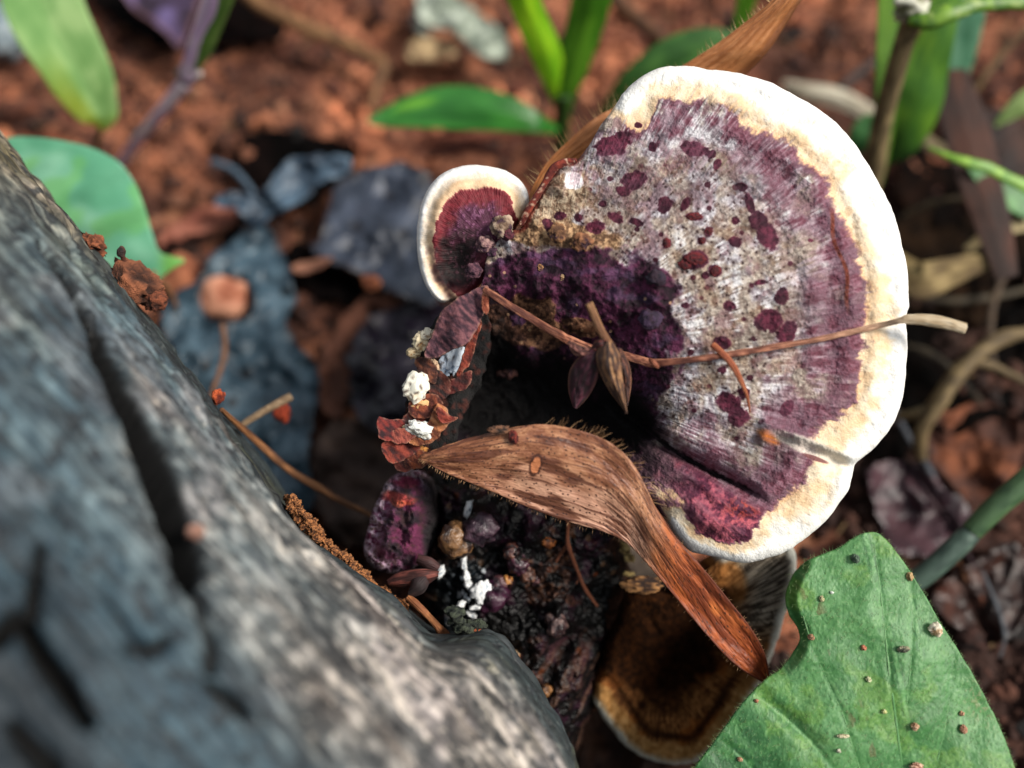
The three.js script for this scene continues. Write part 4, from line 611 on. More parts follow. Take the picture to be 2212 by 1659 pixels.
// ------------------------------------------------------------------ dry leaf blades and the dry stem on the cap
const dryTone = (warm) => (s, t, p) => {
  const v = 0.5 * fbm(t * 16 + 3 + 1.6 * fbm(s * 6, t * 4, 2), s * 12, 4) + 0.5 * fbm(t * 60 + 9, s * 14, 3), m = fbm(s * 14 + 9, t * 6, 3), f = fbm(s * 70, t * 24, 3), sp = cell(s * 60, t * 16);
  let c = mix([116, 70, 48], [224, 168, 132], ss(0.2, 0.8, v * 0.55 + f * 0.45)); c = mix(c, [196, 100, 42], 0.82 * ss(warm - 0.12, warm + 0.1, s + (m - 0.5) * 0.2)); c = mix(c, [214, 166, 136], 0.5 * ss(0.55, 0.7, m) * (1 - ss(warm, warm + 0.1, s)));
  c = mix(c, [92, 46, 26], 0.6 * ss(0.58, 0.7, fbm(s * 9 + 40, t * 14, 3))); if (sp[1] > 0.6) c = mix(c, [52, 26, 18], 0.8 * ss(0.16, 0.08, sp[0])); c = mix(c, [236, 196, 166], 0.4 * ss(0.55, 0.7, fbm(s * 30 + 5, t * 11, 3)));
  return c;
};
function edgeHairs(E, n, len, out, toward, spread, dn) {       // hairs along an edge; out = sighting direction
  const e = along(E, 400), L = [];
  for (let i = 0; i < n; i++) { const k = Math.floor(rnd() * 399), a = e[k], b = e[k + 1], tx = b[0] - a[0], ty = b[1] - a[1], l = Math.hypot(tx, ty) || 1, nx = -ty / l * out, ny = tx / l * out, h = len * rr(0.5, 1.15), sl = rr(-spread, spread) + dn; L.push([P(a[0], a[1], a[2] + 0.0001), P(a[0] + (nx + tx / l * sl) * h, a[1] + (ny + ty / l * sl) * h, a[2] - toward * h * K * 0.17 * rr(0.2, 1.2)), new THREE.Vector3(rr(-1, 1), rr(-1, 1), rr(-1, 1)).multiplyScalar(h * K * 0.017)]); }
  return L;
}
{ // in front, across the stump
  const A = [[907, 986, 0.1655], [955, 966, 0.1645], [1010, 948, 0.1635], [1070, 932, 0.1625], [1125, 921, 0.1615], [1172, 916, 0.1610], [1230, 924, 0.1602], [1295, 944, 0.1600], [1345, 976, 0.1600], [1385, 1030, 0.1606], [1418, 1098, 0.1618], [1460, 1160, 0.1640], [1518, 1226, 0.1660], [1575, 1296, 0.1685], [1626, 1362, 0.1712], [1655, 1420, 0.1735], [1664, 1474, 0.1750]];
  const B = [[908, 988, 0.1655], [930, 1004, 0.1652], [968, 1024, 0.1650], [1015, 1042, 0.1650], [1065, 1062, 0.1650], [1120, 1086, 0.1652], [1180, 1110, 0.1654], [1250, 1132, 0.1656], [1310, 1150, 0.1660], [1356, 1174, 0.1664], [1394, 1212, 0.1670], [1430, 1256, 0.1680], [1476, 1312, 0.1696], [1526, 1372, 0.1712], [1574, 1424, 0.1726], [1618, 1458, 0.1740], [1656, 1477, 0.1750]];
  const T = tex(900, 260, (s, t) => {                          // papery brown, faint parallel veins, blotches and specks
    const x = s * 1050, y = t * 190 * (0.5 + 0.5 * Math.sin(Math.PI * clamp(s * 1.2))), blot = fbm(x / 46, y / 20 + 3, 4), str = fbm(x / 90 + 5, y / 4.5 + 1.5 * fbm(x / 60, y / 30, 2), 3), fine = fbm(x / 9, y / 4, 3), sp = cell(x / 11, y / 9), tail = ss(0.60, 0.74, s + (blot - 0.5) * 0.12);
    let c = mix([146, 96, 68], [214, 166, 130], ss(0.28, 0.72, 0.5 * blot + 0.25 * str + 0.25 * fine));
    c = mix(c, [236, 194, 172], 0.75 * ss(0.40, 0.72, t + 0.3 * (blot - 0.5)) * ss(0.12, 0.4, s) * ss(0.68, 0.58, s));  // lower facet painted paler and pinker, as if lit
    c = mix(c, [104, 60, 40], 0.7 * ss(0.55, 0.7, fbm(x / 70 + 40, y / 16, 4)) * (1 - tail)); c = mix(c, [92, 52, 36], 0.6 * ss(0.58, 0.68, str) * (1 - 0.5 * tail));
    c = mix(c, mix([134, 68, 32], [198, 116, 64], ss(0.3, 0.7, 0.75 * blot + 0.25 * fine)), tail * 0.92); c = mix(c, [232, 150, 84], 0.7 * ss(1, 0.3, bell(s, t, 0.80, 0.42, 0.02, 0.16))); c = mix(c, [92, 44, 22], tail * 0.6 * ss(0.4, 0.5, Math.abs(t - 0.5)));
    if (sp[1] > 0.62) c = mix(c, [58, 34, 26], 0.75 * ss(0.24, 0.12, sp[0]));
    const h = bell(s, t, 0.325, 0.50, 0.012, 0.11) + (fine - 0.5) * 0.3; c = mix(c, [84, 46, 30], 0.85 * ss(1.4, 1.05, h)); c = mix(c, [216, 148, 106], ss(1.0, 0.8, h));
    return [...c, 0.3 + 0.35 * str + 0.35 * fine];
  });
  const g = ribbon(A, B, { n: 200, m: 40, uvf: (s, t) => [s, t], bulge: (s, t) => 0.0016 * (t < 0.42 ? t / 0.42 : (1 - t) / 0.58) * ss(0, 0.3, s) * ss(0.85, 0.6, s) - 0.0009 * Math.sin(Math.PI * t) * ss(0.66, 0.8, s) + 0.0014 * (fbm(s * 12, t * 4, 3) - 0.5) + 0.0005 * ss(0.9, 1, t) * ss(0.05, 0.2, s), thick: 0.0003, color: () => [255, 255, 255] });
  const leaf = thing('dry_leaf', 'broad dry brown leaf with hairy edges, bent across the dark stump below the fungus', 'dry leaf', P(1300, 1100, 0.168));
  part(leaf, 'blade', g, phys({ ...T, roughness: 0.5, bumpScale: 0.0004 }));
  const hl = [...edgeHairs(A.slice(5, 11), 60, 24, -1, 0.6, 0.5, 0.5), ...edgeHairs(B.slice(0, 9), 90, 14, 1, 0.3, 0.4, 0.1), ...edgeHairs(B.slice(8, 17), 50, 9, 1, 0.2, 0.4, 0.2), ...edgeHairs(A.slice(11, 17), 40, 7, -1, 0.2, 0.4, 0.2)];
  stuff(part(leaf, 'edge_hairs', hairs(hl, 0.00007, () => mix([120, 84, 50], [216, 180, 140], rnd())), M.hair));
  solo('seed_husk', LM(1075, 928, 0.1605, 22, 9, 9, { det: 4, amp: 0.5, fine: 0.3, sd: 61, color: (q) => mix([40, 28, 22], [150, 110, 84], ss(0.8, 1.15, q)) }), M.dull, 'tiny brown husk caught on the upper edge of the broad dry leaf', 'husk');
  solo('skin_crumb', LM(1110, 945, 0.1603, 11, 15, 8, { det: 4, amp: 0.5, fine: 0.3, sd: 67, color: (q) => mix([70, 20, 18], [150, 62, 44], ss(0.8, 1.15, q)) }), M.dull, 'small dark red crumb lying near the upper edge of the broad dry leaf', 'crumb');
}
{ // behind, arching over the top
  const A = [[1700, -50, 0.176], [1668, 0, 0.177], [1600, 57, 0.179], [1540, 101, 0.181], [1478, 141, 0.183], [1405, 186, 0.185], [1340, 226, 0.186], [1286, 254, 0.185], [1232, 300, 0.183], [1182, 350, 0.180], [1152, 400, 0.1775], [1134, 446, 0.1752], [1124, 490, 0.1735]];
  const B = [[1766, -50, 0.179], [1732, 0, 0.180], [1700, 50, 0.182], [1660, 110, 0.184], [1608, 166, 0.188], [1520, 250, 0.190], [1420, 310, 0.190], [1350, 325, 0.188], [1290, 345, 0.185], [1240, 372, 0.182], [1196, 410, 0.1785], [1160, 450, 0.1758], [1130, 492, 0.1735]];
  const t0 = dryTone(2);
  const leaf = thing('dry_leaf', 'long narrow orange brown dry leaf with hairy edge, arching behind the large fungus', 'dry leaf', P(1400, 240, 0.195));
  part(leaf, 'blade', ribbon(A, B, { n: 200, m: 30, bulge: (s, t) => 0.0020 * Math.sin(Math.PI * t) + 0.00018 * Math.cos(t * 40), thick: 0.00035, color: (s, t, p) => { let c = mix(t0(s, t, p), [222, 158, 96], 0.6); c = mix(c, [206, 132, 56], 0.55 * ss(0.5, 0.7, s)); return mix(c, [86, 50, 30], 0.5 * ss(0.75, 1, t)); } }), phys({ vertexColors: true, roughness: 0.5, bumpMap: fibre, bumpScale: 0.00025 }));
  stuff(part(leaf, 'edge_hairs', hairs([...edgeHairs(A.slice(5, 13), 70, 34, 1, 0.4, 0.25, -0.25), ...edgeHairs(A.slice(1, 6), 36, 24, 1, 0.4, 0.25, -0.25)], 0.00007, () => mix([170, 130, 80], [232, 206, 160], rnd())), M.hair));
}
{ // the dry stem across the cap
  const pts = [[1046, 624, 7], [1060, 634, 7], [1100, 660, 8], [1150, 690, 9], [1200, 720, 9], [1235, 738, 11], [1270, 752, 10], [1300, 762, 10], [1345, 768, 8], [1380, 778, 8], [1412, 785, 9], [1450, 782, 7], [1520, 774, 7], [1590, 764, 7], [1660, 752, 6.5], [1740, 738, 6], [1820, 722, 6], [1890, 706, 6], [1940, 694, 6], [1962, 690, 10], [2000, 691, 12], [2045, 699, 13], [2085, 711, 12]];
  const rise = [0.005, 0.007, 0.008, 0.008, 0.007, 0.005, 0.004, 0.0036, 0.003, 0.0024, 0.0018, 0.0016, 0.0015, 0.0014, 0.0013, 0.0012, 0.0012, 0.0012, 0.0012, 0.0014];
  const dl = pts.map(([x, y, r], i) => [x, y, i < 20 ? capD(x, y, 60) - rise[i] - 0.0004 : 0.1590 + (i - 20) * 0.0006, r]);
  dl[0][2] = 0.1632; dl[1][2] = 0.1628; dl[2][2] = Math.min(dl[2][2], 0.1628); 
  for (let i = 18; i < dl.length; i++) dl[i][2] = 0.1590 - 0.0004 * (i - 18);
  const stem = thing('dry_grass', 'thin reddish brown dry grass stem lying across the large fungus, pale at its right tip', 'dry stem', P(1400, 785, 0.165));
  const tone = (s, t, p) => { const f = n2(t * 30, s * 12) * 0.5 + n2(t * 14, s * 90) * 0.5; let c = mix([104, 54, 38], [206, 150, 122], ss(0.25, 0.75, f)); c = mix(c, mix([176, 152, 118], [236, 226, 204], f), ss(0.62, 0.90, s)); return c; };
  part(stem, 'stalk', tube(dl, { n: 220, sides: 16, rib: 0.09, flat: 0.7, lump: 0.16, lumpLen: 0.003, color: tone }), M.fibre);
  part(stem, 'branchlet', tube([[1271, 655, 0.1555, 9], [1282, 680, 0.1560, 9], [1298, 715, 0.1566, 9], [1318, 748, 0.1572, 9], [1335, 772, 0.158, 7]], { n: 40, sides: 10, rib: 0.08, color: (s, t) => mix([120, 80, 52], [204, 166, 124], n2(t * 30, s * 5)) }), M.fibre);
  part(stem, 'branchlet', tube([[1538, 744, 0.1588, 7], [1556, 760, 0.1580, 7], [1580, 786, 0.1576, 7], [1598, 818, 0.158, 6], [1612, 850, 0.159, 4], [1618, 878, 0.160, 2.5], [1620, 892, 0.1605, 1.5]], { n: 50, sides: 9, rib: 0.1, flat: 0.6, color: (s, t) => mix([150, 78, 44], [222, 156, 116], n2(t * 30, s * 5)) }), M.fibre);
  part(stem, 'node', tube([[1404, 776, 0.1600, 4], [1413, 785, 0.1588, 6], [1421, 793, 0.160, 4]], { n: 12, sides: 8, color: () => [170, 110, 84] }), M.fibre);
  const br = (A, B, c1, c2, bulge) => part(stem, 'bract', ribbon(A, B, { n: 50, m: 14, bulge, thick: 0.0003, wave: (s, t) => 0.0016 * (fbm(s * 7 + A[0][0], t * 5 + A[0][1], 3) - 0.5), color: (s, t) => { let c = mix(c1, c2, ss(0.35, 0.7, fbm(s * 5 + A[0][0], t * 16, 3))); c = mix(c, [40, 22, 24], 0.7 * ss(0.5, 0.62, fbm(s * 6 + A[0][1], t * 14, 3))); return mix(c, [190, 150, 116], 0.6 * ss(0.75, 1, Math.abs(2 * t - 1))); } }), M.fibre);
  br([[1296, 738, 0.1580], [1255, 766, 0.1590], [1230, 802, 0.161], [1228, 845, 0.163], [1238, 880, 0.164]], [[1306, 750, 0.1580], [1296, 782, 0.1586], [1290, 820, 0.160], [1272, 856, 0.162], [1246, 884, 0.164]], [66, 24, 44], [116, 60, 78], 0.0022);
  br([[1300, 734, 0.1570], [1288, 768, 0.1562], [1296, 806, 0.157], [1320, 850, 0.159], [1352, 892, 0.161]], [[1326, 740, 0.1570], [1338, 768, 0.1560], [1344, 806, 0.157], [1350, 850, 0.159], [1356, 894, 0.161]], [84, 54, 38], [196, 156, 116], 0.0018);
  br([[1330, 752, 0.1590], [1336, 790, 0.1586], [1344, 830, 0.160], [1352, 876, 0.1615]], [[1342, 752, 0.1592], [1360, 788, 0.1600], [1364, 830, 0.161], [1356, 878, 0.1617]], [70, 38, 32], [156, 104, 80], 0.0012);
  br([[1226, 742, 0.159], [1240, 766, 0.1582], [1268, 772, 0.1582], [1300, 760, 0.158]], [[1230, 734, 0.159], [1250, 744, 0.1582], [1276, 750, 0.1578], [1302, 746, 0.158]], [110, 66, 62], [176, 128, 116], 0.001);
  br([[1280, 752, 0.1580], [1290, 736, 0.157], [1312, 736, 0.1570], [1322, 752, 0.1575]], [[1278, 760, 0.158], [1294, 752, 0.157], [1310, 752, 0.157], [1318, 764, 0.1575]], [90, 34, 34], [160, 90, 76], 0.001);
}
{ // dry scales beside the log
  const sc = solo('dry_scale', ribbon([[836, 1256, 0.174], [862, 1238, 0.1725], [910, 1230, 0.171], [948, 1236, 0.172]], [[842, 1262, 0.174], [880, 1268, 0.1725], [918, 1262, 0.172], [945, 1244, 0.172]], { n: 40, m: 14, bulge: 0.0016, thick: 0.0003, color: (s, t) => mix([74, 36, 32], [150, 92, 82], ss(0.3, 0.7, fbm(s * 6, t * 12, 3))) }), M.fibre, 'boat shaped reddish brown dry scale above the splinter on the log edge', 'dry scale');
  solo('dry_scale', ribbon([[888, 1270, 0.171], [895, 1252, 0.170], [915, 1238, 0.171]], [[878, 1290, 0.171], [912, 1280, 0.170], [925, 1258, 0.171]], { n: 24, m: 10, bulge: 0.0012, thick: 0.0003, color: (s, t) => mix([36, 24, 26], [90, 64, 66], fbm(s * 6, t * 8, 3)) }), M.fibre, 'small dark curled dry scale at the top end of the splinter', 'dry scale');
  solo('dry_scale', ribbon([[905, 1200, 0.175], [930, 1206, 0.174], [950, 1222, 0.175]], [[900, 1214, 0.175], [920, 1226, 0.174], [945, 1232, 0.175]], { n: 24, m: 10, bulge: 0.001, thick: 0.0003, color: (s, t) => mix([60, 34, 36], [120, 84, 80], fbm(s * 6, t * 8, 3)) }), M.fibre, 'dull pinkish dry scale under the purple lobe', 'dry scale');
}
// ------------------------------------------------------------------ the hairy green leaf, lower right
{
  const outline = [[1500, 1662], [1530, 1620], [1575, 1560], [1610, 1512], [1655, 1468], [1692, 1440], [1716, 1408], [1729, 1380], [1722, 1355], [1704, 1325], [1698, 1295], [1704, 1262], [1722, 1232], [1745, 1212], [1780, 1196], [1815, 1183], [1845, 1162], [1868, 1152], [1888, 1150], [1908, 1160], [1948, 1208], [1988, 1268], [2030, 1342], [2075, 1412], [2120, 1490], [2160, 1572], [2190, 1650], [2215, 1740], [2190, 1860], [2080, 1940], [1880, 1980], [1660, 1930], [1520, 1820], [1478, 1730]];
  const poly = jag(smooth(outline, true, 5), 1.6, 14, 4);
  const veins = [[[1886, 1154], [1897, 1240], [1907, 1324], [1921, 1451], [1933, 1540], [1945, 1630], [1960, 1760]], [[1735, 1330], [1757, 1400], [1791, 1478], [1822, 1547], [1840, 1610], [1870, 1700]], [[1966, 1240], [1972, 1330], [1966, 1440], [1958, 1520]], [[2060, 1420], [2050, 1510], [2035, 1600], [2010, 1700]], [[1630, 1500], [1690, 1545], [1740, 1590], [1800, 1660]], [[1560, 1600], [1600, 1630], [1640, 1680]]].map((v, i) => smooth(v, false, 8).map((p) => [...p, i]));
  const VD = lattice((x, y) => { let b = 60; for (const v of veins) b = Math.min(b, near(x, y, v, false)[0] * (v[0][2] === 0 ? 0.8 : 1)); return b; }, 1470, 1140, 2225, 1990, 4);
  const D0 = (x, y) => 0.1735 - 0.000018 * (y - 1150) - 0.0000075 * (x - 1700);
  const D = (x, y, s) => D0(x, y) - 0.0030 * Math.exp(-(bell(x, y, 1830, 1480, 230, 230) ** 2)) + 0.0002 * Math.exp(-((VD(x, y) / 6) ** 2)) + 0.0014 * Math.exp(-(bell(x, y, 1705, 1555, 90, 18, 0.75) ** 2)) + 0.0018 * (fbm(x / 110, y / 110, 2) - 0.5) * 1.5 + 0.0002 * (fbm(x / 16, y / 16, 2) - 0.5) + 0.0030 * ss(26, 0, s) * ss(1480, 1380, y) * ss(1760, 1720, x);
  const LD = 0.168, lx = 1460, ly = 1130, ls = 860;
  const T = tex(900, 900, (u, v) => {
    const x = lx + u * ls, y = ly + v * ls, big = fbm(x / 95, y / 95, 3), midn = fbm(x / 26, y / 26, 3), fine = fbm(x / 5 + y / 30, y / 7, 3), vd = VD(x, y);
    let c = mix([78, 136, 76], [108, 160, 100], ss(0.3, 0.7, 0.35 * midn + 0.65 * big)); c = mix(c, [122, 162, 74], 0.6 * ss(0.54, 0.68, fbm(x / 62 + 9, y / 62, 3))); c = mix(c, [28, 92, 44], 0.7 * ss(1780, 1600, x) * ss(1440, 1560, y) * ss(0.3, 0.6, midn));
    c = mix(c, [112, 160, 112], 0.5 * ss(0.5, 0.62, big) * ss(0.4, 0.6, midn)); c = mix(c, [140, 186, 132], 0.55 * ss(4.5, 1, vd) * ss(0.3, 0.6, midn)); c = mix(c, [30, 84, 44], 0.25 * ss(12, 5, vd) * ss(3, 5, vd) * ss(0.45, 0.6, midn));
    c = mix(c, [120, 104, 66], 0.6 * ss(0.62, 0.72, fbm(x / 18 + 80, y / 30, 3)) * ss(28, 8, Math.abs(x - 1790 - (y - 1400) * 0.3)));
    c = mix(c, [150, 140, 108], 0.55 * ss(0.55, 0.7, fine) * ss(1, 0.4, bell(x, y, 2090, 1500, 40, 70, -0.4)));
    c = mix(c, [176, 208, 160], 0.28 * ss(0.6, 0.75, fine)); c = mix(c, [52, 112, 58], 0.3 * ss(0.42, 0.3, fine));
    return [...c, 0.4 + 0.4 * (fine - 0.5) + 0.5 * (midn - 0.5)];
  });
  const leaf = thing('green_leaf', 'large hairy green leaf at the lower right, dotted with grains of soil', 'leaf', P(1850, 1700, 0.166));
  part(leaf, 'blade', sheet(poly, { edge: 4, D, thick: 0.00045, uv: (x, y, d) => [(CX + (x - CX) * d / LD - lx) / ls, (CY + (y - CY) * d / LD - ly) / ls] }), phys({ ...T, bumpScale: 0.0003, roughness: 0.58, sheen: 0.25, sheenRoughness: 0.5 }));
  for (const v of veins.slice(0, 4)) part(leaf, 'vein', tube(along(v, 14).map((p, i) => [p[0], p[1], D(p[0], p[1], 60) + 0.0001, (v[0][2] ? 2.4 : 3.2) * (0.6 + 0.6 * i / 14)]), { n: 60, sides: 7, flat: 0.7, color: (s, t) => mix([100, 154, 96], [134, 180, 124], n2(s * 30, t * 4)) }), M.leaf);
  const hl = [], n = poly.length;
  for (let i = 0; i < 760; i++) { const k = Math.floor(rnd() * n), a = poly[k], b = poly[(k + 1) % n]; if (a[1] > 1665) continue; const tx = b[0] - a[0], ty = b[1] - a[1], l = Math.hypot(tx, ty) || 1, left = a[0] < 1800, h = (left ? rr(6, 17) : rr(3, 8)), nx = ty / l, ny = -tx / l, sl = rr(-0.6, 0.6), d = D(a[0], a[1], 0); hl.push([P(a[0], a[1], d), P(a[0] + (nx + tx / l * sl) * h, a[1] + (ny + ty / l * sl) * h, d - h * K * 0.17 * rr(0, 0.8))]); }
  for (let i = 0; i < 2600; i++) { const x = rr(1510, 2190), y = rr(1160, 1665); if (!inside(x, y, poly)) continue; const a = rr(-0.9, 0.9) + 0.9, h = rr(5, 12), d = D(x, y, 40); hl.push([P(x, y, d), P(x + Math.cos(a) * h, y - Math.sin(a) * h, d - h * K * 0.17 * rr(0.1, 0.5))]); }
  stuff(part(leaf, 'leaf_hairs', hairs(hl, 0.000032, () => mix([110, 140, 84], [190, 206, 160], rnd())), M.hair));
  const G = (x, y, rx, ry, c1, c2, label, cat = 'grain', boxy = 0) => solo('soil_grain', LM(x, y, D(x, y, 60) - Math.min(rx, ry) * K * 0.165 * 0.6, rx, ry, Math.min(rx, ry), { det: 4, amp: 0.4, fine: 0.3, sd: x * 0.3 + y, boxy, color: (q) => mix(c1, c2, ss(0.8, 1.12, q)) }), M.dull, label, cat);
  G(2022, 1360, 14, 14, [186, 150, 110], [255, 246, 226], 'largest cream white grain at the right edge of the hairy green leaf');
  G(1952, 1403, 12, 7, [50, 60, 48], [170, 166, 140], 'dark oblong grain on the hairy green leaf left of the cream grain');
  G(1848, 1207, 9, 9, [60, 84, 66], [116, 136, 116], 'grey green grain near the tip of the hairy green leaf');
  G(1752, 1376, 7, 6, [110, 84, 62], [196, 160, 128], 'brown grain beside the notch of the hairy green leaf');
  G(1866, 1399, 5, 6, [170, 100, 76], [226, 160, 130], 'red speck in the middle of the hairy green leaf', 'speck');
  G(1876, 1467, 5, 6, [150, 150, 100], [240, 240, 206], 'pale yellow speck below the red speck on the green leaf', 'speck');
  G(1976, 1569, 8, 8, [160, 122, 92], [232, 198, 168], 'pinkish tan grain on the lower right part of the green leaf');
  G(1980, 1655, 14, 7, [130, 70, 50], [236, 204, 180], 'pale flaky grain cut by the bottom edge on the green leaf');
  G(1775, 1293, 5, 6, [120, 110, 70], [226, 220, 180], 'pale hollow speck on the upper left part of the green leaf', 'speck');
  G(1797, 1280, 4, 3, [190, 200, 180], [240, 246, 236], 'tiny white speck on the upper left part of the green leaf', 'speck');
  G(1965, 1246, 7, 9, [150, 124, 84], [214, 186, 142], 'tan grain on the right edge of the green leaf below its tip');
  G(1910, 1537, 5, 5, [190, 190, 110], [236, 236, 190], 'small yellowish speck beside the central vein of the green leaf', 'speck');
  G(2081, 1575, 7, 9, [160, 116, 92], [206, 164, 138], 'flat brownish crumb near the right edge of the green leaf', 'crumb');
  G(2078, 1542, 5, 5, [170, 126, 98], [216, 176, 146], 'small tan speck above the flat brownish crumb on the leaf', 'speck');
  G(1822, 1590, 12, 4, [160, 150, 110], [224, 216, 186], 'splintery pale flake on the second vein of the green leaf', 'flake');
  G(1634, 1514, 4, 4, [170, 116, 90], [206, 156, 128], 'tiny reddish speck in the dark left part of the green leaf', 'speck');
  G(1598, 1640, 6, 5, [170, 126, 98], [226, 186, 154], 'tan grain near the bottom left of the green leaf');
  G(1812, 1622, 4, 4, [170, 170, 150], [240, 236, 216], 'white speck at the bottom of the green leaf near the pale flake', 'speck');
}
// ------------------------------------------------------------------ blurred plants and litter behind
const leafTone = (a, b, sd, edgeC) => (s, t) => { const f = fbm(s * 7 + sd, t * 3 + sd, 3), v = fbm(s * 3 + sd, t * 34, 2); let c = mix(a, b, ss(0.3, 0.7, f * 0.65 + v * 0.35)); if (edgeC) c = mix(c, edgeC, ss(0.86, 1, Math.abs(2 * t - 1))); return c; };
const stemTone = (a, b) => (s, t) => mix(a, b, n2(t * 9, s * 20));
const dn = (p, k = 1) => p;
{ // upper left: two leaves and a purple grass stem
  const yl = thing('seedling_leaf', 'yellowish green oval leaf hanging down at the top left', 'leaf', P(180, 250, 0.28));
  part(yl, 'blade', blade([[40, -90, 0.250, 62], [80, -20, 0.250, 84], [110, 50, 0.250, 82], [150, 120, 0.251, 74], [182, 180, 0.253, 66], [205, 225, 0.256, 52], [222, 256, 0.259, 34], [226, 280, 0.262, 8]], { tilt: 0.12, fold: -0.12, thick: 0.0004, n: 70, m: 18, color: (s, t) => mix(leafTone([136, 180, 112], [182, 214, 150], 3)(s, t), mix([150, 164, 40], [166, 196, 80], t), 0.85 * ss(0.45, 0.25, t) * ss(0.3, 0.7, s) + 0.5 * ss(0.8, 0.95, s)) }), M.leaf);
  part(yl, 'leaf_stalk', tube([[222, 272, 0.262, 6], [212, 300, 0.268, 6], [206, 330, 0.280, 6]], { n: 14, color: stemTone([80, 90, 40], [130, 140, 70]) }), M.dull);
  const tl = thing('seedling_leaf', 'pale blue green rounded leaf behind the log, upper left', 'leaf', P(250, 600, 0.26));
  const outl = smooth([[-40, 340], [10, 300], [70, 296], [140, 305], [205, 322], [258, 352], [290, 395], [312, 450], [330, 510], [345, 545], [400, 562], [372, 580], [345, 600], [300, 620], [230, 640], [120, 600], [20, 480]], true, 8);
  const tD = (x, y, s) => 0.226 + 0.00002 * (y - 450) - 0.003 * Math.exp(-(bell(x, y, 200, 440, 160, 120) ** 2)) + 0.002 * (fbm(x / 90, y / 90, 2) - 0.5) + 0.0006 * Math.cos((x * 0.5 + y) / 17);
  part(tl, 'blade', sheet(outl, { edge: 8, D: tD, thick: 0.0004, color: (x, y, s) => { let c = mix([116, 182, 150], [164, 216, 190], ss(0.2, 0.8, fbm(x / 70, y / 60, 2))); c = mix(c, [134, 200, 120], 0.5 * ss(0.55, 0.7, fbm(x / 60 + 7, y / 60, 2))); c = mix(c, [130, 186, 90], 0.8 * ss(330, 370, x)); return c; } }), M.leaf);
  part(tl, 'leaf_stalk', tube([[330, 590, 0.228, 7], [360, 620, 0.236, 6], [380, 660, 0.246, 6]], { n: 14, color: stemTone([150, 110, 80], [196, 150, 110]) }), M.dull);
  const st = thing('grass_shoot', 'jointed purple and green grass stem at the upper left', 'stem', P(270, 340, 0.30));
  part(st, 'lower_stem', tube([[262, 352, 0.292, 11], [300, 300, 0.280, 12], [345, 245, 0.268, 13], [400, 178, 0.256, 15]], { n: 40, sides: 12, color: (s, t) => mix([220, 190, 214], [250, 240, 244], ss(0.3, 0.7, n2(t * 8, s * 6)) * (t > 0.4 ? 1 : 0.6)) }), M.leaf);
  part(st, 'joint', LM(408, 162, 0.254, 28, 20, 20, { det: 4, amp: 0.4, sd: 41, color: (q) => mix([110, 92, 76], [216, 210, 204], ss(0.85, 1.12, q)) }), M.dull, 'pale swollen joint');
  part(st, 'upper_stem', tube([[405, 165, 0.254, 18], [425, 110, 0.246, 21], [448, 50, 0.238, 24], [470, -10, 0.230, 27], [490, -80, 0.222, 30]], { n: 40, sides: 12, color: (s, t) => mix([216, 184, 222], [246, 232, 244], n2(t * 6, s * 9)) }), M.dull);
  part(st, 'leaf_sheath', blade([[425, 150, 0.248, 6], [442, 110, 0.242, 14], [462, 50, 0.234, 20], [482, -10, 0.226, 24], [500, -80, 0.218, 26]], { thick: 0.0005, color: leafTone([110, 150, 70], [160, 190, 110], 8) }), M.leaf, 'green leaf sheath');
  const pl = solo('leaf_or_shade_sheet', sheet(jag(smooth([[250, -60], [270, -5], [300, 30], [335, 52], [365, 78], [388, 106], [412, 60], [430, 10], [440, -60]], true, 8), 3, 30, 5), { edge: 8, D: (x, y) => GD(x, y, 0.016) - 0.00005 * (60 - y) + 0.002 * (fbm(x / 50, y / 50, 2) - 0.5), thick: 0.0005, color: (x, y, s) => mix(mix([62, 40, 62], [124, 110, 152], ss(0.4, 0.65, fbm(x / 45, y / 30, 3))), [176, 130, 110], 0.6 * ss(10, 0, s)) }), M.wet, 'dark purple leaf with pale torn edge at the top left behind the purple stem', 'leaf');
  solo('pebble', LM(10, 62, GD(10, 62, 0.012), 46, 62, 40, { det: 5, amp: 0.35, sd: 14, color: (q) => mix([120, 140, 150], [206, 216, 220], ss(0.85, 1.1, q)) }), M.dull, 'pale bluish grey pebble at the top left corner', 'pebble');
  solo('twig', tube([[505, -40, 0.318, 17], [560, 10, 0.316, 17], [640, 50, 0.316, 17], [720, 85, 0.318, 16], [790, 118, 0.318, 14], [830, 142, 0.318, 13], [812, 190, 0.314, 10], [805, 240, 0.310, 8]], { n: 70, sides: 10, lump: 0.2, lumpLen: 0.008, color: stemTone([104, 74, 44], [176, 138, 96]) }), M.fibre, 'bent light brown twig on the soil at the top, left of the grass plant', 'twig');
}
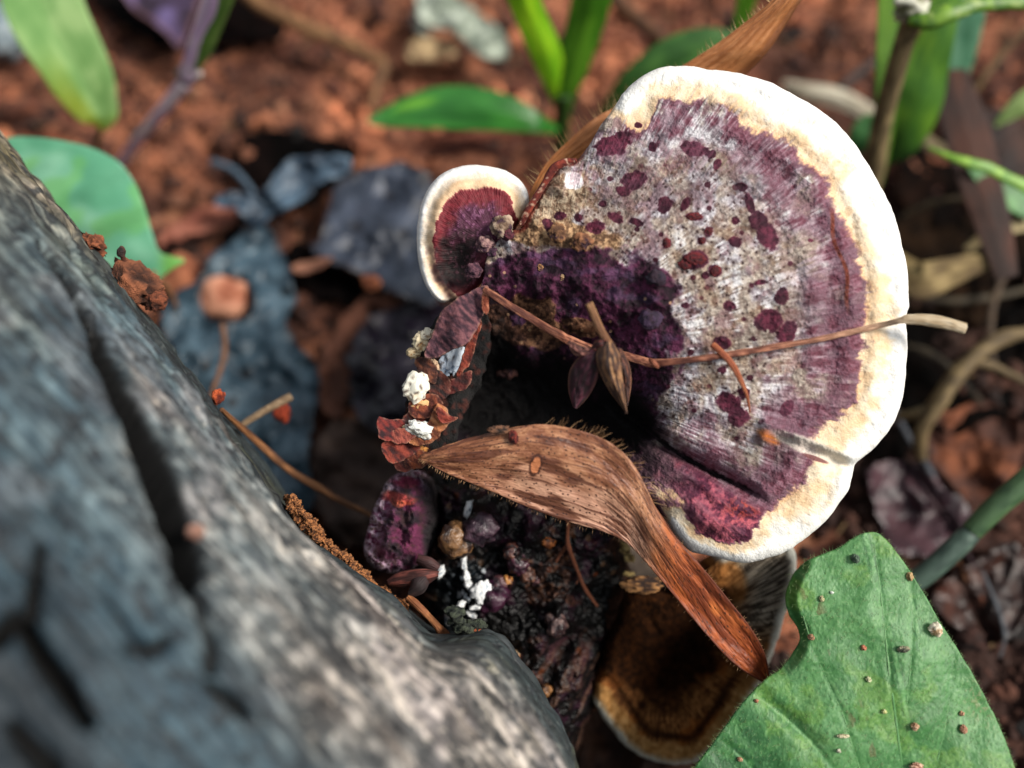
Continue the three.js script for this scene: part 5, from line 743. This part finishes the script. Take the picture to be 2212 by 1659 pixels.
// top middle: crumpled pale leaf, grass plant
{
  const crum = thing('crumpled_leaf', 'crumpled pale grey green dry leaf on the soil at the top middle', 'dry leaf', P(1000, 90, 0.325));
  const lob = (pts, c1, c2, sd, lift) => part(crum, 'leaf_lobe', sheet(jag(smooth(pts, true, 6), 6, 24, sd), { edge: 6, D: (x, y, s) => GD(x, y, lift) + 0.007 * (fbm(x / 32 + sd, y / 32, 3) - 0.5) - 0.002 * Math.sin(x / 14 + sd) * Math.cos(y / 17), thick: 0.0006, color: (x, y, s) => mix(c1, c2, ss(0.35, 0.65, fbm(x / 18 + sd, y / 18, 3))) }), M.dull);
  lob([[905, -20], [950, -30], [1010, 10], [1060, 45], [1095, 85], [1100, 115], [1070, 130], [1035, 118], [1005, 90], [960, 62], [915, 48], [898, 15]], [136, 146, 132], [206, 214, 200], 3, 0.013);
  lob([[880, 100], [930, 78], [985, 92], [990, 118], [940, 128], [880, 128]], [128, 104, 76], [200, 178, 140], 7, 0.008);
  lob([[895, 10], [930, 40], [925, 80], [895, 60]], [110, 116, 110], [176, 180, 170], 9, 0.010);
  const gp = thing('grass_plant', 'bright yellow green grass seedling with upright blades and one flat leaf, top middle', 'grass plant', P(1212, 330, 0.295));
  part(gp, 'grass_stem', tube([[1212, 345, 0.296, 15], [1213, 300, 0.288, 16], [1215, 250, 0.280, 18], [1216, 200, 0.272, 20]], { n: 30, sides: 10, color: stemTone([36, 70, 22], [70, 110, 36]) }), M.leaf);
  part(gp, 'grass_blade', blade([[1214, 230, 0.276, 14], [1200, 180, 0.268, 24], [1178, 110, 0.258, 34], [1148, 40, 0.248, 34], [1122, -30, 0.238, 34], [1100, -110, 0.228, 32]], { fold: 0.35, thick: 0.0003, color: leafTone([124, 186, 20], [172, 216, 44], 5) }), M.leaf, 'brightest yellow green blade');
  part(gp, 'grass_blade', blade([[1216, 250, 0.278, 12], [1222, 195, 0.270, 26], [1240, 130, 0.262, 36], [1262, 60, 0.254, 40], [1280, -10, 0.246, 42], [1300, -90, 0.238, 40]], { fold: 0.3, thick: 0.0003, color: leafTone([84, 146, 26], [124, 180, 52], 15) }), M.leaf);
  part(gp, 'grass_leaf', blade([[794, 262, 0.268, 3], [830, 255, 0.268, 20], [890, 240, 0.267, 36], [960, 232, 0.267, 46], [1040, 236, 0.267, 46], [1110, 250, 0.268, 36], [1165, 268, 0.270, 20], [1205, 282, 0.276, 8]], { tilt: 0.2, fold: 0.2, thick: 0.0004, n: 80, m: 18, wave: (s, t) => 0.0012 * Math.sin(s * 7) * t, color: (s, t) => mix(leafTone([52, 122, 46], [84, 156, 70], 25)(s, t), [150, 200, 60], 0.6 * ss(1, 0.4, bell(s, t, 0.3, 0.7, 0.14, 0.2))) }), phys({ vertexColors: true, roughness: 0.32, bumpMap: fibre, bumpScale: 0.0001 }));
  const bg = thing('grass_plant', 'green grass leaf leaning behind the arching dry leaf, top right of middle', 'grass plant', P(1400, 200, 0.29));
  part(bg, 'grass_leaf', blade([[1300, 250, 0.285, 8], [1360, 190, 0.275, 32], [1440, 130, 0.268, 42], [1520, 92, 0.264, 34], [1590, 72, 0.262, 6]], { tilt: 0.2, fold: 0.2, thick: 0.0004, color: leafTone([60, 110, 40], [100, 148, 70], 35) }), M.leaf);
  part(bg, 'grass_blade', blade([[1592, 120, 0.275, 10], [1600, 60, 0.266, 16], [1612, 0, 0.258, 20], [1625, -80, 0.248, 22]], { thick: 0.0003, color: leafTone([120, 190, 50], [160, 214, 90], 45) }), M.leaf);
  solo('twig', tube([[1290, -50, 0.318, 18], [1340, 10, 0.314, 18], [1400, 62, 0.310, 18], [1460, 110, 0.306, 17], [1500, 145, 0.304, 16]], { n: 40, sides: 10, lump: 0.15, lumpLen: 0.008, color: stemTone([80, 52, 30], [146, 104, 66]) }), M.fibre, 'straight brown twig at the top between grass plant and arching dry leaf', 'twig');
  solo('straw', blade([[1690, 180, 0.300, 8], [1740, 196, 0.297, 18], [1810, 212, 0.295, 22], [1870, 240, 0.294, 18], [1930, 275, 0.294, 6]], { fold: 0.5, thick: 0.0008, color: leafTone([150, 140, 120], [220, 214, 196], 51) }), M.fibre, 'pale whitish straw beyond the upper right rim of the large fungus', 'straw');
  solo('twig', tube([[1815, 190, 0.302, 9], [1850, 162, 0.304, 10], [1890, 132, 0.306, 10], [1930, 100, 0.31, 8]], { n: 20, lump: 0.2, lumpLen: 0.006, color: stemTone([40, 34, 34], [84, 74, 70]) }), M.fibre, 'short dark grey twig above the pale straw at the upper right', 'twig');
  solo('twig', tube([[900, 312, 0.288, 9], [980, 300, 0.287, 12], [1060, 292, 0.287, 12], [1150, 285, 0.288, 10]], { n: 30, lump: 0.2, lumpLen: 0.008, color: stemTone([110, 60, 40], [176, 110, 84]) }), M.fibre, 'reddish brown twig on the soil under the flat grass leaf', 'twig');
  solo('twig', tube([[925, 335, 0.284, 11], [1010, 318, 0.283, 12], [1090, 330, 0.281, 11], [1110, 300, 0.284, 8]], { n: 30, lump: 0.3, lumpLen: 0.008, color: stemTone([90, 44, 28], [150, 90, 66]) }), M.fibre, 'lower of two reddish twigs under the flat grass leaf', 'twig');
}
// right: hairy stem with leaves, twisted grass, dead blade
{
  const pt = thing('green_plant', 'plant with hairy brownish stem, white fuzzy joint and upright green leaves, upper right', 'plant', P(1890, 400, 0.26));
  part(pt, 'main_stem', tube([[1860, 460, 0.262, 22], [1888, 360, 0.248, 22], [1905, 260, 0.238, 21], [1932, 160, 0.228, 21], [1962, 60, 0.219, 21], [1975, 25, 0.216, 20]], { n: 50, sides: 12, rib: 0.05, color: (s, t) => mix([104, 88, 56], [166, 148, 108], n2(t * 12, s * 24)) }), M.dull);
  part(pt, 'stem_joint', LM(1962, 14, 0.214, 34, 28, 26, { det: 5, amp: 0.5, fine: 0.3, sd: 71, color: (q) => mix([130, 130, 96], [232, 232, 216], ss(0.85, 1.15, q)) }), M.matt, 'white fuzzy joint');
  part(pt, 'twisted_leaf', tube([[1965, 40, 0.214, 16], [2005, 46, 0.212, 20], [2050, 28, 0.211, 22], [2105, 14, 0.211, 17], [2160, 8, 0.211, 16], [2225, 2, 0.211, 15], [2290, -4, 0.211, 14]], { n: 70, sides: 12, flat: 0.6, lump: 0.25, lumpLen: 0.006, color: (s, t) => mix(mix([74, 120, 28], [150, 186, 56], n2(t * 7, s * 22)), [206, 216, 160], 0.6 * ss(0.62, 0.8, n2(t * 9 + 4, s * 16))) }), M.leaf, 'twisted bright green leaf');
  part(pt, 'upright_leaf', blade([[1897, 400, 0.256, 8], [1908, 300, 0.246, 20], [1915, 200, 0.238, 24], [1920, 90, 0.232, 26], [1925, -20, 0.226, 26], [1930, -90, 0.222, 22]], { tilt: 0.1, thick: 0.0003, color: leafTone([74, 122, 24], [122, 164, 44], 61) }), M.leaf);
  part(pt, 'upright_leaf', blade([[1905, 352, 0.262, 10], [1950, 300, 0.254, 40], [1985, 220, 0.246, 50], [2005, 140, 0.240, 46], [2030, 60, 0.234, 36], [2050, -40, 0.228, 30]], { tilt: 0.15, fold: 0.15, thick: 0.0003, color: (s, t) => mix(leafTone([76, 128, 28], [128, 172, 52], 71)(s, t), [44, 96, 34], 0.7 * ss(0.35, 0.1, s)) }), M.leaf);
  part(pt, 'low_leaf', blade([[1835, 330, 0.272, 10], [1860, 300, 0.268, 30], [1890, 275, 0.266, 34], [1915, 258, 0.264, 12]], { thick: 0.0003, color: leafTone([56, 112, 60], [90, 146, 86], 81) }), M.leaf);
  part(pt, 'pale_leaf', blade([[2050, 225, 0.268, 10], [2066, 160, 0.262, 26], [2080, 90, 0.256, 34], [2095, 20, 0.250, 34], [2106, -60, 0.244, 30]], { thick: 0.0003, color: leafTone([96, 156, 120], [140, 190, 156], 91) }), M.leaf, 'pale blue green leaf');
  solo('dead_grass', blade([[2048, 90, 0.268, 14], [2062, 190, 0.258, 42], [2090, 290, 0.252, 50], [2120, 400, 0.246, 46], [2150, 500, 0.242, 38], [2176, 600, 0.240, 24]], { tilt: 0.2, fold: 0.15, thick: 0.0005, n: 60, m: 14, color: leafTone([62, 36, 24], [104, 62, 40], 101) }), M.fibre, 'wide dark reddish brown dead blade standing at the right', 'dead blade');
  const tg = thing('grass_tip', 'twisted bright green grass tip reaching in from the right edge', 'grass', P(2200, 420, 0.25));
  part(tg, 'grass_blade', tube([[2006, 318, 0.232, 3], [2050, 338, 0.230, 8], [2090, 352, 0.229, 12], [2130, 362, 0.229, 13], [2175, 384, 0.230, 14], [2240, 412, 0.232, 15]], { n: 50, sides: 10, flat: 0.5, lump: 0.25, lumpLen: 0.006, color: (s, t) => mix([96, 150, 40], [176, 212, 90], n2(t * 7, s * 18)) }), M.leaf);
  part(tg, 'back_leaf', blade([[2090, 350, 0.246, 6], [2130, 384, 0.246, 22], [2180, 418, 0.247, 30], [2250, 450, 0.248, 34]], { thick: 0.0003, color: leafTone([60, 130, 56], [104, 166, 90], 111) }), M.leaf);
  const rl = solo('grass_leaf', blade([[2150, 272, 0.262, 4], [2180, 246, 0.260, 16], [2215, 222, 0.258, 24], [2270, 190, 0.256, 30]], { fold: 0.2, thick: 0.0003, color: leafTone([134, 162, 90], [186, 206, 140], 121) }), M.leaf, 'pale yellowish green leaf tip at the right edge', 'leaf');
  const straw = (pts, a, b, label, fold = 0.5) => solo('straw', blade(pts, { fold, thick: 0.0007, color: leafTone(a, b, pts[0][0]) }), M.fibre, label, 'straw');
  straw([[1930, 560, 0.252, 22], [1985, 605, 0.244, 40], [2050, 588, 0.243, 32], [2110, 570, 0.243, 22], [2170, 562, 0.244, 6]], [120, 100, 62], [184, 164, 118], 'broad beige dry blade just right of the fungus rim', 0.2);
  straw([[2085, 540, 0.254, 8], [2120, 516, 0.252, 13], [2165, 496, 0.251, 13], [2230, 486, 0.251, 12]], [150, 134, 100], [214, 198, 156], 'thin curved beige straw at the right edge above the broad beige blade');
  straw([[2080, 345, 0.268, 10], [2020, 318, 0.272, 16], [1965, 285, 0.276, 14], [1940, 270, 0.278, 6]], [130, 116, 88], [190, 176, 144], 'grey beige straw under the twisted grass tip');
  const rt = thing('dry_root', 'forked dull beige root on the dark litter right of the fungus', 'root', P(2020, 950, 0.24));
  part(rt, 'root_stem', tube([[1990, 990, 0.240, 14], [1992, 930, 0.236, 17], [2030, 870, 0.234, 19], [2070, 810, 0.234, 19], [2110, 765, 0.236, 18], [2160, 735, 0.238, 16], [2240, 712, 0.240, 14]], { n: 60, lump: 0.3, lumpLen: 0.008, color: stemTone([96, 80, 52], [158, 138, 98]) }), M.fibre);
  part(rt, 'root_fork', tube([[1940, 900, 0.242, 10], [1980, 895, 0.238, 13], [2015, 880, 0.236, 12]], { n: 20, lump: 0.3, lumpLen: 0.008, color: stemTone([110, 94, 66], [166, 146, 106]) }), M.fibre);
  part(rt, 'root_fork', tube([[2085, 780, 0.237, 10], [2130, 788, 0.240, 11], [2180, 808, 0.242, 10], [2240, 836, 0.244, 9]], { n: 24, lump: 0.3, lumpLen: 0.008, color: stemTone([92, 78, 52], [146, 126, 90]) }), M.fibre);
  const gs = thing('green_stalk', 'jointed dull grey green stalk crossing the lower right corner', 'stalk', P(1990, 1240, 0.21));
  part(gs, 'stalk_section', tube([[1950, 1275, 0.205, 22], [2010, 1230, 0.203, 23], [2075, 1172, 0.2015, 23], [2098, 1150, 0.2012, 21]], { n: 40, sides: 12, color: (s, t) => mix([64, 84, 76], [118, 140, 126], n2(t * 9, s * 10)) }), M.leaf);
  part(gs, 'stalk_joint', LM(2098, 1148, 0.201, 16, 22, 20, { det: 3, amp: 0.2, sd: 3, color: () => [44, 54, 44] }), M.dull);
  part(gs, 'stalk_section', tube([[2098, 1148, 0.2012, 22], [2150, 1096, 0.199, 24], [2215, 1040, 0.197, 25], [2290, 975, 0.195, 25]], { n: 40, sides: 12, color: (s, t) => mix([66, 96, 66], [122, 152, 108], n2(t * 9, s * 10)) }), M.leaf);
}
// fallen leaves on the ground, with dark sheets added to stand for shade
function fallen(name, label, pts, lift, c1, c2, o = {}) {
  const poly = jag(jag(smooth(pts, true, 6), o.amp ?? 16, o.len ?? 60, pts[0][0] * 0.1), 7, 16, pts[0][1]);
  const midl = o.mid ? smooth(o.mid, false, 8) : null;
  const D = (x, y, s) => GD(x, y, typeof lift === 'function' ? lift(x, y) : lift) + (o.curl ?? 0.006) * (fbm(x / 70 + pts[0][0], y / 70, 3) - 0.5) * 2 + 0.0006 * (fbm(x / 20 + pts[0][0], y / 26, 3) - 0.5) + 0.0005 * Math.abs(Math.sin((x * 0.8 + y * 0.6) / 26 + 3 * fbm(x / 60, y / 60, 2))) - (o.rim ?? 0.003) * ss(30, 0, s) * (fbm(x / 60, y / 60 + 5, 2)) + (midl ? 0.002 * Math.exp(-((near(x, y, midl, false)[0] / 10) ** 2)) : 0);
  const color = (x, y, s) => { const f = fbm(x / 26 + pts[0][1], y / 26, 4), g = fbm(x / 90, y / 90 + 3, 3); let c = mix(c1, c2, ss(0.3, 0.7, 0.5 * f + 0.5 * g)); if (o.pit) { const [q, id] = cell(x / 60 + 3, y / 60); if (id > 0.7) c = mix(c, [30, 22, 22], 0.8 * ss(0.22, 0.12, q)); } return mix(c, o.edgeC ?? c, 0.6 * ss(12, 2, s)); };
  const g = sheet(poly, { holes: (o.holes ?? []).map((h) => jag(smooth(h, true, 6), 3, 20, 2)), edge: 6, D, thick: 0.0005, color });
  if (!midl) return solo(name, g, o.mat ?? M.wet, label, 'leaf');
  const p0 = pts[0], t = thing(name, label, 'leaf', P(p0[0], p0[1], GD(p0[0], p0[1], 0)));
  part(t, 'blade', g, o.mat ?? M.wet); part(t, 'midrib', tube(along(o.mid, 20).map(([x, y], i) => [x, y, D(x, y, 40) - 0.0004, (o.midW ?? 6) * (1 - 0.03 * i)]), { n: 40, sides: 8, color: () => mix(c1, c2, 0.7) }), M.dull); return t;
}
fallen('leaf_or_shade_sheet', 'blue grey rotting leaf with a hole showing pinkish soil, between log and fungus', [[560, 470], [600, 520], [625, 590], [640, 640], [620, 690], [640, 740], [680, 790], [690, 860], [670, 930], [665, 1010], [680, 1080], [650, 1130], [600, 1090], [540, 1000], [480, 930], [420, 850], [370, 760], [345, 690], [365, 640], [430, 600], [460, 550], [510, 510]], 0.008, [62, 84, 98], [118, 142, 156], { holes: [[[438, 610], [490, 596], [530, 606], [546, 640], [538, 680], [500, 694], [455, 690], [436, 660]]], pit: 1, amp: 7, edgeC: [36, 46, 56] });
fallen('leaf_or_shade_sheet', 'dark slate leaf with curled edge and ragged point above the blue grey rotting leaf', [[470, 436], [500, 420], [560, 418], [600, 360], [650, 330], [720, 332], [762, 345], [745, 380], [700, 400], [655, 430], [610, 455], [575, 470], [555, 490], [520, 470]], (x, y) => 0.017 + 0.00003 * (450 - y), [56, 72, 88], [116, 138, 156], { rim: 0.006, mid: [[455, 350], [500, 365], [535, 400], [562, 440], [590, 462]], midW: 9 });
fallen('leaf_or_shade_sheet', 'large dull violet grey leaf with dark pits, left of the small fungus', [[690, 520], [705, 440], [740, 385], [800, 355], [870, 350], [930, 380], [985, 470], [990, 560], [960, 640], [925, 660], [890, 640], [840, 630], [790, 600], [740, 580], [700, 565], [660, 520]], 0.014, [52, 60, 74], [98, 106, 122], { pit: 1, edgeC: [60, 50, 54], rim: 0.001 });
fallen('leaf_or_shade_sheet', 'purplish black leaf under the torn left edge of the fungus', [[760, 760], [800, 690], [870, 660], [960, 660], [1000, 760], [980, 900], [900, 960], [820, 940], [760, 870]], 0.010, [34, 30, 44], [74, 62, 80], { rim: 0.002 });
fallen('leaf_or_shade_sheet', 'plain brown leaf between the blue grey leaf and the purplish black leaf', [[690, 790], [720, 710], [780, 640], [850, 630], [880, 660], [820, 740], [760, 830], [730, 900], [692, 890]], 0.004, [104, 66, 48], [156, 108, 86], { mat: M.dull });
fallen('leaf_or_shade_sheet', 'grey brown leaf on the ground beside the purple lobe', [[690, 950], [750, 900], [820, 930], [870, 1010], [850, 1100], [800, 1180], [730, 1160], [680, 1080]], 0.003, [84, 66, 58], [140, 116, 102], { mat: M.dull });
fallen('leaf_or_shade_sheet', 'reddish brown leaf on the soil just left of the blue grey leaf', [[355, 500], [420, 460], [490, 448], [505, 470], [450, 500], [380, 520], [345, 530]], 0.007, [136, 80, 62], [208, 150, 130], { mat: M.dull, curl: 0.002 });
fallen('leaf_or_shade_sheet', 'dark purplish brown leaf in shade right of the green leaf tip', [[1880, 1010], [1960, 1000], [2030, 1050], [2100, 1110], [2080, 1180], [2000, 1210], [1930, 1180], [1890, 1100]], 0.006, [56, 40, 48], [104, 78, 84], { mid: [[1950, 1000], [2010, 1080], [2060, 1150], [2110, 1230]], midW: 7 });
fallen('leaf_or_shade_sheet', 'orange brown leaf in shade beyond the forked root', [[1990, 930], [2070, 880], [2150, 860], [2200, 940], [2190, 1060], [2110, 1090], [2040, 1030]], 0.003, [78, 40, 18], [138, 82, 42], { mat: M.dull });
fallen('leaf_or_shade_sheet', 'dark brown leaf behind the grey green stalk, right edge', [[2010, 1290], [2100, 1220], [2200, 1180], [2240, 1280], [2180, 1380], [2090, 1370]], 0.003, [50, 34, 30], [100, 66, 54], { mid: [[2050, 1200], [2080, 1260], [2110, 1320], [2150, 1390]], midW: 6 });
fallen('leaf_or_shade_sheet', 'black sheet added as deep shade right of the fungus rim', [[1920, 640], [2040, 600], [2150, 610], [2250, 660], [2250, 900], [2150, 900], [2060, 930], [1980, 900], [1920, 800]], 0.001, [8, 6, 5], [30, 21, 17], { mat: M.rot });  // dark sheet added in place of shade among the litter
fallen('leaf_or_shade_sheet', 'dark sheet added as shade under the beige blade, right of the rim', [[1950, 450], [2060, 430], [2190, 440], [2240, 560], [2160, 680], [2020, 690], [1930, 620]], 0.001, [16, 12, 9], [56, 42, 30], { mat: M.rot });  // sheet added to deepen the shade below the blade
fallen('leaf_or_shade_sheet', 'nearly black sheet added as shade on the soil behind the purple stem, top', [[180, -60], [330, -60], [520, -30], [620, 40], [600, 80], [500, 96], [440, 80], [380, 110], [300, 70], [210, 20]], 0.003, [14, 8, 8], [36, 20, 18], { mat: M.rot });  // stands for a dark gap in shade, added as a sheet
fallen('leaf_or_shade_sheet', 'dull brown leaf in shade below the lower bracket', [[1240, 1560], [1320, 1540], [1420, 1600], [1520, 1640], [1500, 1720], [1280, 1720]], 0.004, [70, 46, 34], [128, 92, 70], { mat: M.dull });
fallen('leaf_or_shade_sheet', 'greyish leaf seen through the gap beneath the dry leaf bend', [[1330, 1130], [1420, 1120], [1470, 1200], [1440, 1300], [1360, 1310], [1320, 1220]], 0.012, [96, 84, 74], [150, 136, 122], { mat: M.dull, curl: 0.001 });
fallen('leaf_or_shade_sheet', 'black sheet added as the shadow under the lower edge of the large violet grey leaf', [[640, 520], [700, 560], [780, 590], [850, 630], [920, 660], [960, 700], [900, 720], [820, 690], [740, 650], [660, 620], [610, 560]], 0.004, [8, 6, 7], [26, 18, 18], { mat: M.rot });  // shadow band of the leaf above, built as a black sheet
fallen('leaf_or_shade_sheet', 'black sheet added as shade between the slate leaf and the soil left of it', [[520, 300], [640, 290], [760, 320], [740, 380], [640, 440], [540, 500], [520, 560], [480, 520], [540, 440], [500, 380]], 0.003, [10, 8, 8], [34, 22, 20], { mat: M.rot });  // added to blacken the shaded gap below the slate leaf
fallen('leaf_or_shade_sheet', 'dark sheet added as shade to the right of the small pale straw, upper right', [[1960, 330], [2050, 300], [2110, 380], [2090, 470], [1990, 480], [1930, 420]], 0.001, [16, 11, 9], [50, 34, 26], { mat: M.rot });  // sheet added to darken the shaded litter
// dry grass and thin stems in the shade at the right
for (const [pts, a, b, label] of [
  [[[1945, 470, 0.262, 4], [2010, 440, 0.258, 7], [2090, 430, 0.256, 8], [2230, 450, 0.254, 7]], [70, 58, 40], [140, 120, 84], 'thin brownish straw crossing the right edge below the twisted grass tip'],
  [[[2240, 620, 0.262, 6], [2150, 640, 0.262, 8], [2060, 650, 0.262, 8], [1970, 640, 0.266, 5]], [60, 52, 36], [112, 98, 66], 'dim straw lying level in the shade below the broad beige blade'],
  [[[1950, 745, 0.258, 5], [2000, 760, 0.254, 8], [2060, 800, 0.252, 8], [2120, 870, 0.252, 6]], [56, 46, 30], [104, 90, 62], 'dim thin straw in the shade right of the pale stem tip'],
  [[[2190, 560, 0.26, 5], [2150, 640, 0.256, 8], [2140, 720, 0.254, 8], [2150, 800, 0.254, 5]], [66, 50, 34], [120, 96, 62], 'upright dim straw near the right edge above the forked root'],
  [[[2060, 250, 0.284, 5], [2110, 190, 0.278, 7], [2160, 120, 0.274, 8], [2220, 60, 0.27, 7]], [110, 88, 60], [178, 150, 108], 'slanting beige straw at the upper right corner'],
  [[[1930, 880, 0.248, 4], [1960, 940, 0.244, 7], [2010, 1020, 0.242, 8], [2050, 1120, 0.240, 6], [2110, 1240, 0.238, 4]], [60, 66, 76], [112, 116, 124], 'thin grey stalk running down over the dark purplish leaf'],
  [[[2120, 1230, 0.222, 3], [2150, 1300, 0.220, 5], [2170, 1370, 0.219, 5], [2160, 1420, 0.219, 3]], [70, 76, 84], [120, 124, 130], 'thin grey twig below the grey green stalk at the right edge'],
]) solo('straw', tube(pts, { n: 40, sides: 8, flat: 0.6, lump: 0.2, lumpLen: 0.008, color: stemTone(a, b) }), M.fibre, label, 'straw');
fallen('leaf_or_shade_sheet', 'dark brown leaf half hidden behind the twisted grass tip at the right edge', [[2080, 250], [2160, 230], [2230, 280], [2230, 400], [2150, 430], [2090, 360]], 0.003, [44, 26, 18], [96, 60, 42], { mat: M.dull });
fallen('leaf_or_shade_sheet', 'narrow black sheet added as shade in the gap between fungus rim and dark purplish leaf', [[1880, 960], [1940, 900], [2000, 890], [1980, 960], [1920, 1010]], 0.002, [8, 6, 6], [30, 20, 18], { mat: M.rot });  // black strip added for the shade in this gap
// stones, roots, clods
solo('soil_clod', LM(490, 645, GD(490, 645, 0.004), 58, 44, 40, { det: 5, amp: 0.25, fine: 0.1, sd: 91, color: (q) => mix([176, 110, 84], [240, 184, 156], ss(0.85, 1.1, q)) }), M.soil, 'smooth pinkish clod showing through the hole of the blue grey leaf', 'clod');
solo('soil_clod', LM(395, 600, GD(395, 600, 0.004), 46, 50, 30, { det: 5, amp: 0.3, sd: 92, color: (q) => mix([130, 78, 54], [206, 142, 108], ss(0.85, 1.1, q)) }), M.soil, 'tan clod between the pale leaf tip and the blue grey leaf', 'clod');
solo('root', tube([[478, 885, 0.176, 5], [510, 915, 0.184, 7], [560, 960, 0.192, 8], [620, 1012, 0.196, 8], [690, 1055, 0.197, 8], [750, 1088, 0.197, 7], [805, 1114, 0.196, 5]], { n: 60, sides: 9, lump: 0.25, lumpLen: 0.006, color: stemTone([110, 74, 44], [190, 140, 96]) }), M.fibre, 'long thin brown root running from the log edge to the purple lobe', 'root');
solo('twig', tube([[518, 922, 0.193, 7], [560, 894, 0.193, 8], [600, 872, 0.194, 9], [630, 856, 0.195, 9]], { n: 24, sides: 9, lump: 0.1, color: stemTone([130, 108, 84], [186, 164, 136]) }), M.fibre, 'short pale twig lying over the blue grey rotting leaf', 'twig');
solo('root', tube([[480, 700, 0.236, 7], [485, 760, 0.231, 7], [465, 830, 0.226, 6], [450, 870, 0.222, 5]], { n: 24, sides: 8, lump: 0.3, color: stemTone([120, 90, 70], [170, 130, 104]) }), M.fibre, 'faint reddish rootlet lying on the blue grey leaf below its hole', 'root');
solo('soil_clod', LM(800, 610, GD(800, 610, 0.02), 20, 16, 14, { det: 4, amp: 0.4, sd: 93, color: (q) => mix([150, 92, 62], [206, 140, 104], ss(0.85, 1.1, q)) }), M.soil, 'small orange crumb lying on the large violet grey leaf', 'clod');
solo('leaf_scrap', sheet(jag(smooth([[628, 575], [680, 560], [720, 556], [690, 580], [640, 590]], true, 5), 3, 16, 8), { edge: 5, D: (x, y) => GD(x, y, 0.017) - 0.002 * Math.sin(x / 22), thick: 0.0006, color: (x, y) => mix([110, 70, 54], [190, 146, 122], fbm(x / 16, y / 16, 3)) }), M.dull, 'curled light brown scrap between the blue grey and violet grey leaves', 'leaf scrap');
const protoClod = [];
for (let k = 0; k < 27; k++) {
  const reg = [[20, 330, 90, 300], [270, 800, 150, 330], [500, 900, 120, 320], [620, 880, 0, 110], [1040, 1340, 20, 380], [1500, 1880, 20, 220], [2080, 2210, 1180, 1640], [2010, 2200, 60, 300], [640, 700, 560, 760]][k % 9];
  const where = ['at the far upper left', 'between purple stem and dark leaves', 'left of the flat grass leaf', 'at the top near the crumpled leaf', 'around the grass plant', 'behind the top of the large fungus', 'at the lower right corner', 'at the upper right corner', 'beside the hole of the blue grey leaf'][k % 9];
  const x = rr(reg[0], reg[1]), y = rr(reg[2], reg[3]), s = [rr(21, 26), rr(14, 17), rr(8, 10)][k / 9 | 0], p = P(x, y, GD(x, y, 0.001)), t = soilTone(p.x + 0.4, p.z + 0.2), u = rr(0.9, 1.35);
  const o = solo('soil_clod', lump(p, s * K * 0.29, s * K * 0.26, s * K * 0.24, { det: 4, amp: 0.45, fine: 0.3, sd: 100 + k, spin: rr(0, 3), color: (q) => mul(mix(mul(t, 0.7), mul(t, 1.35), ss(0.8, 1.15, q)), u) }), M.soil, `${['largest', 'middle sized', 'smallest'][k / 9 | 0]} of three loose reddish clods ${where}`, 'clod', 'soil clods scattered on the ground');
}

renderer.render(scene, camera);
